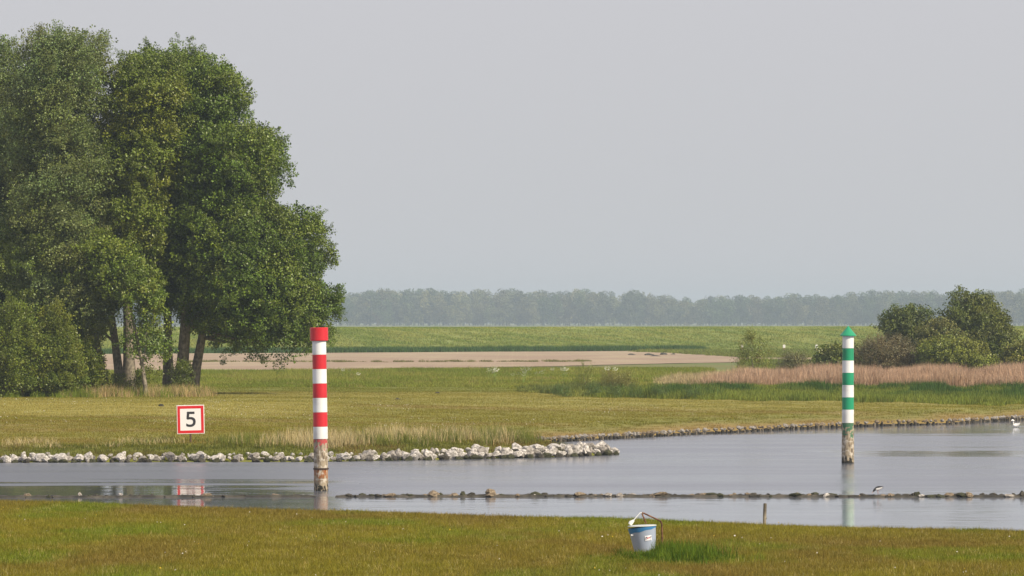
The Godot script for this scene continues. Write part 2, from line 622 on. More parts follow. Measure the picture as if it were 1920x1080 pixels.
func land():
	POLY = SHORE.duplicate()
	POLY.append(Vector2(75, 9000)); POLY.append(Vector2(-70, 9000))
	HG.resize(GW * GH); DG.resize(GW * GH)
	for j in GH:
		for i in GW:
			var x := GX0 + i * GD
			var s := GS0 + j * GD
			var d := shore_d(x, s) if s < 275.0 else 60.0
			DG[j * GW + i] = d
			HG[j * GW + i] = raw_far(d, x, s)
	var o := sheet("near_meadow", steps(-26, 26, 0.7), steps(15, 112, 0.8), near_h, near_color, M.soil)
	tag(o, "near grassy bank sloping to the water in the foreground", "ground")
	o = sheet("far_meadow", steps(GX0, GX0 + (GW - 1) * GD, 0.6), steps(GS0, GS0 + (GH - 1) * GD, 0.8), far_h, far_color, M.soil)
	tag(o, "wide grazed meadow beyond the channel", "ground")
	var flat := func(_x, _s): return 0.86
	var gcol := func(x, s): return Color(0.115, 0.155, 0.022).lerp(Color(0.16, 0.15, 0.035), clampf(0.4 + fn.get_noise_2d(x, s), 0.0, 1.0))
	var xs := PackedFloat32Array([-3000, -1200, -500, -250])
	xs.append_array(steps(-150, 150, 6)); xs.append_array(PackedFloat32Array([250, 500, 1200, 3000]))
	var zs := steps(335, 760, 8); zs.append_array(PackedFloat32Array([900, 1100, 1400, 2000, 3000, 5000]))
	o = sheet("plain", xs, zs, flat, gcol, M.soil)
	tag(o, "flat polder plain reaching the horizon", "ground")
	var bed := func(_x, _s): return -1.0
	var bcol := func(_x, _s): return Color(0.05, 0.045, 0.03)
	o = sheet("channel_bed", PackedFloat32Array([-3000, -200, 200, 3000]), PackedFloat32Array([-2000, 0, 340]), bed, bcol, M.soil)
	tag(o, "muddy bed under the channel", "ground")

func water():
	# wind ripples over most of the channel, smooth water in the lee of the stone sill and the banks
	var w := 512
	var h := 1024
	var img := Image.create(w, h, false, Image.FORMAT_L8)
	for j in h:
		for i in w:
			var x := lerpf(-40, 40, float(i) / w)
			var s := lerpf(80, 280, float(j) / h)
			var sill := 121.6 + 0.05 * x
			var q := fn.get_noise_2d(x * 2.0, s * 9.0)
			var q2 := fn2.get_noise_2d(x * 1.2, s * 5.0)
			var r := 0.2 + 0.1 * q2 + 0.14 * (1.0 - ss(-6.0, -2.0, x))
			var lee := (1.0 - ss(sill + 7.0, sill + 11.0, s + 7.0 * q + 3.0 * q2)) * (1.0 - ss(-6.5, -4.0, x + 1.5 * q))
			r = lerpf(r, 0.06, lee)
			r = lerpf(r, 0.10 + 0.03 * q, 1.0 - ss(sill - 0.6, sill + 0.4, s))
			var streak := ss(154.0, 157.0, s + 2.0 * q) * (1.0 - ss(164.0, 167.0, s + 2.0 * q)) * ss(9.5, 11.5, x + 2.0 * q2)
			r = lerpf(r, 0.06, streak * 0.85)
			r = lerpf(r, 0.07, ss(182.0, 190.0, s + 5.0 * q) * 0.8)
			img.set_pixel(i, j, Color(r, r, r))
	var m := mat(lin(0.085, 0.094, 0.118), 1.0)
	m.roughness_texture = ImageTexture.create_from_image(img)
	m.roughness_texture_channel = BaseMaterial3D.TEXTURE_CHANNEL_RED
	m.metallic_specular = 0.7
	var mb := MB.new()
	var rip := FastNoiseLite.new(); rip.seed = 5; rip.frequency = 1.0; rip.fractal_octaves = 3
	var hf := func(x: float, z: float) -> float:
		return 0.007 * rip.get_noise_2d(x * 0.5, z * 1.1) * (0.55 + 0.9 * fn2.get_noise_2d(x * 2.0 + 50.0, z * 5.0))
	var xs := PackedFloat32Array([-400, -40]); xs.append_array(steps(-24, 26, 0.22)); xs.append_array(PackedFloat32Array([40, 400]))
	var zs := steps(80, 222, 0.3); zs.append_array(PackedFloat32Array([240, 280]))
	for z in zs:
		for x in xs:
			var c: float = hf.call(x, z)
			mb.vert(Vector3(x, c, -z), Vector3(hf.call(x - 0.1, z) - hf.call(x + 0.1, z), 0.2, hf.call(x, z + 0.1) - hf.call(x, z - 0.1)).normalized(), Color.WHITE, Vector2(clampf((x + 40) / 80.0, 0.001, 0.999), (z - 80) / 200.0))
	var wd := xs.size()
	for j in zs.size() - 1:
		for i in wd - 1:
			var t := j * wd + i
			for q in [t, t + wd, t + wd + 1, t, t + wd + 1, t + 1]: mb.ix.append(q)
	var o := put("water", mb.done(), m)
	o.set_meta("kind", "structure")
	tag(o, "grey channel water between the two banks", "water")

# ---------------------------------------------------------------- field, dike, wood
func dike_s(x: float) -> float:
	return 545.0 + 0.9 * clampf(x, -200.0, 200.0)

func far_country():
	# bare field
	var mb := MB.new()
	var front := [[-400, 699], [330, 698], [700, 692], [1000, 688], [1200, 683], [1400, 679], [1560, 677]]
	var cols := []
	for k in 140:
		var px := lerpf(-400.0, 1560.0, k / 139.0)
		var f := 0.0
		for i in front.size() - 1:
			if px >= front[i][0] and px <= front[i + 1][0]: f = lerpf(front[i][1], front[i + 1][1], (px - front[i][0]) / float(front[i + 1][0] - front[i][0]))
		var back := 657.5 + 0.0 * px
		if px > 1180.0: back = lerpf(656.0, 668.0, ss(1180.0, 1450.0, px))
		var col := []
		for j in 25:
			var py := lerpf(f, back, j / 24.0)
			var s := dist(py, 0.87) + (2.0 * fn.get_noise_2d(k * 9.0, 7.0) if j == 0 or j == 24 else 0.0)
			s = minf(s, dike_s(sx(px, s)) + 1.0)
			var n := fn2.get_noise_2d(px * 0.12, s * 1.5)
			var c := Color(0.32, 0.225, 0.155).lerp(Color(0.38, 0.295, 0.19), clampf(0.2 + n * 1.4 + ss(0.62, 0.85, j / 24.0) * 0.5, 0.0, 1.0))
			col.append(mb.vert(Vector3(sx(px, s), 0.90 + 0.03 * n, -s), Vector3.UP, c))
		cols.append(col)
	for k in cols.size() - 1:
		for j in 24: mb.quad(cols[k][j], cols[k + 1][j], cols[k + 1][j + 1], cols[k][j + 1])
	var o: Node = put("bare_field", mb.done(), M.soil)
	tag(o, "bare pinkish tilled field below the dike", "field", "", "structure")
	# dike
	mb = MB.new()
	var prof := [[-3.0, 0.7], [0.0, 0.9], [5.0, 1.65], [10.0, 2.5], [15.0, 3.25], [18.0, 3.5], [20.0, 3.55], [23.0, 3.5], [42.0, 0.7]]
	var prev := []
	for k in 161:
		var x := -400.0 + k * 5.0
		var cur := []
		var hh := 1.0 + 0.05 * fn.get_noise_1d(x * 1.2) + 0.03 * ss(-30.0, 30.0, x)
		for i in prof.size():
			var s: float = dike_s(x) + prof[i][0]
			var n := fn.get_noise_2d(x * 3.0, s * 8.0)
			var c := Color(0.19, 0.245, 0.05).lerp(Color(0.27, 0.29, 0.07), clampf(0.45 + n * 1.6, 0.0, 1.0))
			var up: float = (prof[mini(i + 1, prof.size() - 1)][1] - prof[maxi(i - 1, 0)][1]) / (prof[mini(i + 1, prof.size() - 1)][0] - prof[maxi(i - 1, 0)][0])
			cur.append(mb.vert(Vector3(x, 0.9 + (prof[i][1] - 0.9) * hh, -s), Vector3(-up * 0.5, 1, up).normalized(), c))
		if prev.size() > 0:
			for i in prof.size() - 1: mb.quad(prev[i], cur[i], cur[i + 1], prev[i + 1])
		prev = cur
	o = put("dike", mb.done(), M.soil)
	tag(o, "long low green dike in front of the distant wood", "dike", "", "structure")
	# grass on the dike and the rank herbage along its foot
	var tall := tuft(70, 0.9, 0.06, 0.22, 0.05, 0.8, 0.2)
	var xf := []
	var cl := []
	for i in 14000:
		var x := rnd(-75, 85)
		var t := rnd(0.0, 20.0)
		var s := dike_s(x) + t
		var h := 0.0
		for k in prof.size() - 1:
			if t >= prof[k][0] and t <= prof[k + 1][0]: h = lerpf(prof[k][1], prof[k + 1][1], (t - prof[k][0]) / (prof[k + 1][0] - prof[k][0]))
		var n := fn.get_noise_2d(x * 3.0, s * 8.0)
		var c := Color(0.20, 0.26, 0.05).lerp(Color(0.29, 0.315, 0.08), clampf(0.45 + n * 1.8, 0.0, 1.0))
		xf.append(Transform3D(Basis(Vector3.UP, rnd(0, TAU)), Vector3(x, h - 0.05, -s)))
		cl.append(c * rnd(0.94, 1.06))
	o = scatter("dike_grass", tall, M.blade, xf, cl)
	tag(o, "green grass growing on the dike slope", "grass", "", "stuff")
	var rank := tuft(80, 0.8, 0.3, 0.8, 0.06, 0.4)
	xf = []; cl = []
	for i in 2600:
		var x := rnd(-80, 22)
		var s := dike_s(x) - rnd(0.0, 5.0)
		xf.append(Transform3D(Basis(Vector3.UP, rnd(0, TAU)).scaled(Vector3(1, rnd(0.6, 1.1), 1)), Vector3(x, 0.86, -s)))
		cl.append(Color(0.07, 0.13, 0.03) * rnd(0.8, 1.2))
	for i in 420:
		var px := 1190.0 + 330.0 * rng.randf()
		var py := lerpf(658.5, 669.5, ss(1180.0, 1450.0, px)) + rnd(-3.0, 1.5)
		var s := dist(py, 0.88)
		xf.append(Transform3D(Basis(Vector3.UP, rnd(0, TAU)).scaled(Vector3(1, rnd(0.2, 0.6), 1)), Vector3(sx(px, s), 0.86, -s)))
		cl.append(Color(0.17, 0.20, 0.04) * rnd(0.8, 1.2))
	for i in 5200:
		var px := rnd(1275, 1960)
		var s := rnd(345, 545)
		if px < 1570.0 and dist(679.0, 0.87) < s and s < dist(lerpf(657.0, 669.0, ss(1180.0, 1450.0, px)), 0.87): continue
		if px < 1400.0 and s < lerpf(520.0, 470.0, (px - 1275.0) / 125.0): continue
		xf.append(Transform3D(Basis(Vector3.UP, rnd(0, TAU)).scaled(Vector3(1, rnd(0.3, 0.7), 1)), Vector3(sx(px, s), 0.86, -s)))
		cl.append(Color(0.17, 0.21, 0.04) * rnd(0.8, 1.2))
	o = scatter("rank_grass", rank, M.blade, xf, cl)
	tag(o, "dark green herbage along the foot of the dike", "grass", "", "stuff")
	# weeds in a broken row on the field
	xf = []; cl = []
	for i in 260:
		var px := rnd(330, 1100)
		if fn.get_noise_1d(px * 1.7) < 0.05: continue
		var s := 408.0 + rnd(-3, 3) + 0.008 * (px - 600.0)
		xf.append(Transform3D(Basis(Vector3.UP, rnd(0, TAU)).scaled(Vector3(0.6, rnd(0.1, 0.35), 0.6)), Vector3(sx(px, s), 0.88, -s)))
		cl.append(Color(0.17, 0.17, 0.055) * rnd(0.8, 1.2))
	o = scatter("field_weeds", rank, M.blade, xf, cl)
	tag(o, "green weeds in a thin line across the bare field", "weeds", "", "stuff")
	# dark heaps on the field
	var hw := 0
	for q in [[1186, 664.5, 13, 2], [1215, 665, 17, 3], [1243, 664, 15, 3.5], [1228, 667, 22, 2.5], [1262, 663.5, 10, 2.5]]:
		var s := dist(q[1] + 1.0, 0.9)
		var mm := put("soil_heap", ROCKS[rng.randi() % 12], M.rock_dark)
		mm.position = Vector3(sx(q[0], s), 0.88, -s)
		mm.scale = Vector3(q[2] * s / F * 0.7, q[3] * s / F * 1.5, 1.2)
		tag(mm, "low dark heap at the field's far edge, " + ["leftmost of five", "second of five from the left", "tallest in the middle of the row", "broadest and nearest of five", "rightmost of five"][hw], "heap", "dark heaps on the field")
		hw += 1
	# small white-topped posts at the foot of the dike
	var words := ["first of three from the left", "middle one of three", "nearest the striped green pole"]
	var kx := [1391, 1470, 1531]
	for k in 3:
		var s := 520.0
		var t := thing("marker_post", Vector3(sx(kx[k], s), 0.86, -s), "tiny white-topped post before the dike, " + words[k], "post", "white-topped posts by the dike")
		var b := MB.new()
		b.box(Vector3(-0.06, -0.1, -0.06), Vector3(0.06, 0.55, 0.06), 0.01)
		put("stem", b.done(), mat(lin(0.25, 0.17, 0.1)), t)
		b = MB.new()
		b.box(Vector3(-0.13, 0.55, -0.1), Vector3(0.13, 0.9, 0.1), 0.02)
		put("top", b.done(), mat(lin(0.75, 0.74, 0.7)), t)
	# the wood on the skyline
	var tops := [[-200, 552], [620, 549], [720, 546], [850, 549], [940, 542], [1000, 545], [1100, 544], [1190, 544], [1225, 549], [1260, 558], [1300, 561], [1380, 554], [1560, 554], [1640, 550], [1750, 547], [1920, 542], [2300, 545]]
	var protos := []
	for k in 5:
		var b := MB.new()
		var heads := []
		for i in 26:
			var y := rnd(0.15, 0.95)
			var w := 0.27 * sin(PI * pow(clampf(y, 0.0, 1.0), 0.8)) + 0.06
			var an := rnd(0, TAU)
			heads.append([Vector3(cos(an) * w * rnd(0.3, 1.0), y * 0.92, sin(an) * w * rnd(0.3, 1.0)), rnd(0.06, 0.13)])
		for hd in heads:
			var f := rnd(0.6, 1.4)
			for i in 75:
				var d := Vector3(rng.randfn(), rng.randfn(), rng.randfn()).normalized()
				var p: Vector3 = hd[0] + d * hd[1] * rnd(0.6, 1.0)
				leaf(b, p, (d + Vector3(rng.randfn(), rng.randfn(), rng.randfn()) * 0.5).normalized(), 0.036, Color(f, f, f) * rnd(0.8, 1.2))
		b.tube([Vector3(0, -0.02, 0), Vector3(0.01, 0.75, 0)], [0.018, 0.006], 6, Color(1.6, 1.2, 1.2))
		protos.append(b.done(false))
	var lists := [[], [], [], [], []]
	var lcols := [[], [], [], [], []]
	for row in 6:
		var s := 3000.0 + row * 30.0
		var x := -480.0
		while x < 500.0:
			x += rnd(4.0, 10.5)
			var ss_ := s + rnd(-6, 6)
			var px := x / ss_ * F + 960.0
			var ty := 550.0
			for i in tops.size() - 1:
				if px >= tops[i][0] and px < tops[i + 1][0]: ty = lerpf(tops[i][1], tops[i + 1][1], (px - tops[i][0]) / float(tops[i + 1][0] - tops[i][0]))
			var h := EYE + (600.0 - ty) * 3000.0 / F + 0.6
			h *= (rnd(0.82, 1.04) if row > 0 else rnd(0.55, 1.0)) * (1.0 + 0.12 * fn.get_noise_1d(x * 0.9))
			var k := rng.randi() % 5
			lists[k].append(Transform3D(Basis(Vector3.UP, rnd(0, TAU)).scaled(Vector3(h * rnd(0.85, 1.25), h, h)), Vector3(x, 0.8, -ss_)))
			var n := fn.get_noise_2d(x * 1.1, row * 30.0)
			var c := Color(0.075, 0.115, 0.035).lerp(Color(0.19, 0.185, 0.07), clampf(0.2 + n * 2.0 + (0.35 if px > 820.0 and px < 1230.0 else -0.1), 0.0, 1.0))
			lcols[k].append(c * rnd(0.65, 1.35))
	var wood := Node3D.new()
	wood.name = numbered("distant_wood")
	add_child(wood)
	tag(wood, "hazy blue-green wood along the whole skyline behind the dike", "wood", "", "stuff")
	for k in 5:
		var part := scatter("trees", protos[k], M.leaf, lists[k], lcols[k], wood)
		part.set_meta("kind", "stuff")

# ---------------------------------------------------------------- the clump of trees
func trees():
	var sp := spray(20, 0.58, 0.24, 0.102)
	var sp2 := spray(20, 0.75, 0.17, 0.085)
	var sp3 := spray(16, 0.5, 0.24, 0.08)
	var dark := Color(0.105, 0.162, 0.012)
	var base := {"mat": M.leaf, "bark": M.bark, "spray": sp, "lobes": 170, "per": 78, "lr": 1.0, "pack": 0.56, "shoots": 3, "limb_from": 0.34, "deep": 4.2, "col": dark, "wind": Vector3(0.25, 0.1, 0)}
	var mk := func(d: Dictionary):
		var r := base.duplicate()
		r.merge(d, true)
		return r
	var put_tree := func(called, px, s, label, cat, list, d, group = ""):
		var x: float = sx(px, s)
		var g := far_h(x, s)
		return plant(called, Vector3(x, g, -s), label, cat, rows_at(px, s, g, list), mk.call(d), group)
	var G := "trees of the clump beside the meadow"
	put_tree.call("poplar_tree", 347, 227.0, "broad dark green poplar with drooping skirt, rightmost of the clump", "tree",
		[[104, 365, 405], [150, 330, 448], [220, 320, 470], [265, 315, 528], [320, 312, 545], [345, 312, 535], [378, 312, 490], [402, 310, 575], [460, 310, 608], [530, 312, 604], [585, 318, 620], [612, 335, 618], [650, 430, 605]],
		{"lobes": 330, "per": 80, "droop": 0.2, "wind": Vector3(0.4, 0, 0), "limbs": 12, "trunks": [[Vector3(-0.2, 0, 0.1), Vector3(0.6, 13.0, 0), 0.28], [Vector3(0.28, 0, 0), Vector3(2.2, 10.5, -0.4), 0.22]]}, G)
	put_tree.call("poplar_tree", 316, 231.0, "tall poplar with one slim straight trunk, second from the right of the clump", "tree",
		[[90, 275, 335], [120, 235, 390], [200, 215, 430], [300, 220, 440], [420, 230, 430], [520, 250, 410], [590, 270, 390]],
		{"lobes": 200, "limbs": 9, "trunks": [[Vector3.ZERO, Vector3(-0.3, 14.5, 0), 0.22]]}, G)
	put_tree.call("poplar_tree", 243, 225.0, "olive green poplar with thick bare trunk in the middle of the clump", "tree",
		[[98, 215, 270], [130, 196, 340], [210, 180, 350], [300, 178, 330], [400, 185, 320], [500, 200, 305], [555, 205, 295]],
		{"lobes": 180, "limbs": 9, "trunks": [[Vector3.ZERO, Vector3(-0.35, 13.5, 0.3), 0.26]], "col": Color(0.13, 0.17, 0.013)}, G)
	put_tree.call("poplar_tree", 228, 229.0, "poplar with leaning trunk between the thick bare trunk and the undergrowth", "tree",
		[[240, 110, 210], [320, 80, 235], [420, 80, 245], [520, 90, 235], [600, 120, 230]],
		{"lobes": 70, "limbs": 7, "trunks": [[Vector3.ZERO, Vector3(-1.3, 9.5, 0), 0.21]]}, G)
	put_tree.call("white_poplar_tree", 190, 223.5, "grey-green poplar with windswept feathery top and leaning trunk", "tree",
		[[66, 100, 175], [95, 30, 205], [150, 5, 205], [230, -10, 185], [320, 0, 190], [420, 5, 205], [500, 20, 215], [570, 40, 205], [640, 60, 190]],
		{"spray": sp2, "lobes": 200, "per": 80, "shoots": 4, "col": Color(0.15, 0.20, 0.055), "wind": Vector3(0.75, 0.5, 0), "limbs": 9, "trunks": [[Vector3.ZERO, Vector3(-2.2, 13.5, 0), 0.33]]}, G)
	put_tree.call("white_poplar_tree", 20, 231.0, "grey-green poplar cut off by the photo's left edge", "tree",
		[[78, -70, 25], [130, -140, 60], [230, -160, 80], [350, -160, 90], [480, -150, 100], [600, -140, 100], [690, -110, 80]],
		{"spray": sp2, "lobes": 210, "per": 80, "shoots": 4, "col": Color(0.13, 0.18, 0.04), "wind": Vector3(0.6, 0.4, 0), "limbs": 8, "trunks": [[Vector3.ZERO, Vector3(-0.5, 13, 0), 0.32]]}, G)
	put_tree.call("young_poplar_tree", 275, 222.0, "slender young tree with light green leaves beside the thick bare trunk", "tree",
		[[445, 150, 200], [480, 140, 250], [520, 170, 285], [560, 200, 300], [600, 240, 302], [650, 262, 296], [690, 264, 290]],
		{"lobes": 42, "lr": 0.75, "per": 34, "deep": 1.6, "col": Color(0.14, 0.20, 0.018), "limbs": 5, "trunks": [[Vector3.ZERO, Vector3(-0.9, 5.5, 0), 0.10]]}, G)
	put_tree.call("young_poplar_tree", 105, 224.0, "young tree with fresh green leaves at the left of the clump", "tree",
		[[340, 50, 70], [400, -10, 130], [460, -30, 200], [520, -20, 225], [590, 0, 200], [660, 20, 180]],
		{"lobes": 70, "lr": 0.9, "per": 40, "deep": 2.2, "col": Color(0.135, 0.185, 0.02), "limbs": 5, "trunks": [[Vector3.ZERO, Vector3(-0.2, 8.5, 0), 0.14]]}, G)
	# undergrowth
	var U := "undergrowth below the clump of trees"
	var list := [
		["leafy shrub at the photo's left edge under the trees", -60, 222.0, [[610, -90, -60], [660, -130, 0], [742, -150, 20]]],
		["tall leafy shrub at the left under the cut-off poplar", 30, 219.5, [[565, 15, 45], [640, -20, 75], [690, -30, 88], [742, -30, 90]]],
		["tall leafy shrub below the fresh green young tree", 100, 220.5, [[580, 92, 112], [650, 60, 140], [690, 45, 155], [742, 40, 160]]],
		["dense shrub wrapped round the leaning trunk of the windswept poplar", 165, 222.5, [[600, 145, 170], [660, 125, 185], [742, 115, 198]]]]
	for q in list:
		put_tree.call("shrub", q[1], q[2], q[0], "shrub", q[3], {"spray": sp3, "lobes": 62, "lr": 0.62, "per": 42, "deep": 1.8, "col": Color(0.135, 0.175, 0.018), "wind": Vector3(0, 0.7, 0), "shoots": 4, "pack": 0.42, "limbs": 5, "trunks": [[Vector3(-0.2, 0, 0), Vector3(-0.5, 2.6, 0), 0.05], [Vector3(0.25, 0, 0), Vector3(0.5, 2.8, 0), 0.05]]}, U)
	for q in [["low bush hugging the foot of the leaning trunk", 228, 223.0, [[705, 215, 236], [735, 210, 240]]], ["low bush between the thick bare trunk and the slim straight trunk", 275, 224.0, [[690, 262, 288], [735, 258, 292]]], ["low bush between the slim straight trunk and the rightmost trunk", 338, 225.0, [[680, 322, 352], [735, 322, 360]]]]:
		put_tree.call("low_bush", q[1], q[2], q[0], "bush", q[3], {"spray": sp3, "lobes": 12, "lr": 0.38, "per": 30, "deep": 0.5, "scale": 0.8, "col": Color(0.13, 0.16, 0.02)}, U)

func right_shrubs():
	var sp := spray(15, 0.55, 0.22, 0.12)
	var thin := spray(9, 0.8, 0.14, 0.07)
	var base := {"mat": M.leaf, "bark": M.bark, "spray": sp, "lobes": 60, "per": 46, "lr": 0.8, "deep": 2.4, "col": Color(0.12, 0.145, 0.02), "limbs": 5}
	var mk := func(called, px, s, label, cat, list, d):
		var r := base.duplicate()
		r.merge(d, true)
		var x: float = sx(px, s)
		var g := far_h(x, s)
		plant(called, Vector3(x, g, -s), label, cat, rows_at(px, s, g, list), r)
	mk.call("willow_tree", 1830, 305.0, "big round dark green willow at the right behind the reeds", "tree", [[552, 1800, 1848], [575, 1772, 1870], [605, 1758, 1888], [640, 1752, 1905], [675, 1752, 1915], [697, 1760, 1912]], {"lobes": 100, "trunks": [[Vector3.ZERO, Vector3(0.2, 4, 0), 0.2]]})
	mk.call("willow_tree", 1700, 303.0, "smaller pointed dark willow next to the big round one", "tree", [[568, 1692, 1724], [590, 1672, 1740], [615, 1655, 1752], [638, 1646, 1762], [660, 1655, 1765], [695, 1670, 1765]], {"lobes": 70, "col": Color(0.10, 0.13, 0.026), "trunks": [[Vector3.ZERO, Vector3(0.3, 3.4, 0), 0.16]]})
	mk.call("willow_shrub", 1755, 300.0, "olive shrub filling the gap between the two willows", "shrub", [[605, 1740, 1775], [640, 1725, 1800], [697, 1720, 1810]], {"lobes": 40, "lr": 0.6, "col": Color(0.15, 0.165, 0.04)})
	mk.call("bare_shrub", 1655, 290.0, "brownish shrub of bare twigs right of the green pole", "shrub", [[638, 1625, 1690], [655, 1605, 1715], [697, 1600, 1722]], {"spray": thin, "mat": M.leaf, "lobes": 46, "lr": 0.55, "col": Color(0.17, 0.145, 0.06)})
	mk.call("yellow_green_shrub", 1795, 288.0, "yellow-green shrub before the big round willow", "shrub", [[640, 1745, 1800], [655, 1728, 1850], [697, 1722, 1868]], {"lobes": 50, "lr": 0.55, "col": Color(0.18, 0.205, 0.025)})
	mk.call("low_shrub", 1920, 290.0, "low olive shrub at the photo's right edge", "shrub", [[650, 1900, 1950], [670, 1885, 1975], [697, 1880, 1980]], {"lobes": 34, "lr": 0.5, "col": Color(0.19, 0.20, 0.03)})
	mk.call("low_shrub", 1560, 295.0, "low dark shrub just left of the green pole's shaft", "shrub", [[655, 1565, 1600], [668, 1530, 1606], [697, 1520, 1610]], {"lobes": 30, "lr": 0.45, "col": Color(0.14, 0.17, 0.025)})
	mk.call("low_shrub", 1488, 290.0, "low grey-green shrub between the green pole and the sparse willow", "shrub", [[668, 1475, 1505], [697, 1458, 1515]], {"spray": thin, "lobes": 22, "lr": 0.45, "col": Color(0.16, 0.16, 0.06)})
	mk.call("sparse_willow_shrub", 1410, 285.0, "sparse upright willow shrub standing alone left of the green pole", "shrub", [[628, 1402, 1420], [645, 1388, 1436], [670, 1380, 1445], [697, 1384, 1446]], {"spray": thin, "lobes": 26, "lr": 0.4, "per": 9, "col": Color(0.22, 0.255, 0.04), "wind": Vector3(0, 0.6, 0), "trunks": [[Vector3.ZERO, Vector3(0.1, 1.7, 0), 0.04]]})
	var nth := ["first", "second", "third", "fourth", "fifth", "sixth"]
	var nx := [1052, 1112, 1150, 1192, 1238, 1298]
	for i in 6:
		var w := rnd(10.0, 17.0)
		mk.call("nettle_clump", nx[i], 222.5 + rnd(-1, 1), "dark green nettle clump at the meadow's edge, %s from the left" % nth[i], "nettles", [[722 + rnd(-3, 3), nx[i] - w * 0.5, nx[i] + w * 0.5], [735, nx[i] - w, nx[i] + w], [746, nx[i] - w, nx[i] + w * 1.1]], {"spray": thin, "lobes": 14, "lr": 0.24, "per": 26, "scale": 0.42, "deep": 0.35, "col": Color(0.085, 0.15, 0.03), "shoots": 3})
	mk.call("sapling", 1096, 232.0, "thin sapling with few leaves at the left of the reed bed", "sapling", [[686, 1093, 1099], [700, 1086, 1106], [735, 1080, 1112]], {"spray": thin, "lobes": 14, "lr": 0.25, "per": 9, "scale": 0.6, "deep": 0.4, "col": Color(0.2, 0.24, 0.04), "trunks": [[Vector3.ZERO, Vector3(0.05, 1.2, 0), 0.02]]})
	mk.call("round_bush", 1156, 233.0, "round olive bush at the left end of the reed bed", "bush", [[697, 1140, 1172], [708, 1126, 1188], [738, 1122, 1192]], {"spray": thin, "lobes": 30, "lr": 0.4, "per": 34, "scale": 0.55, "deep": 0.8, "col": Color(0.21, 0.21, 0.045)})

# ---------------------------------------------------------------- stones and timber along the water
func along(line: Array, t: float) -> Vector2:
	var total := 0.0
	for i in line.size() - 1: total += line[i].distance_to(line[i + 1])
	var want := t * total
	for i in line.size() - 1:
		var l: float = line[i].distance_to(line[i + 1])
		if want <= l: return line[i].lerp(line[i + 1], want / l)
		want -= l
	return line[-1]

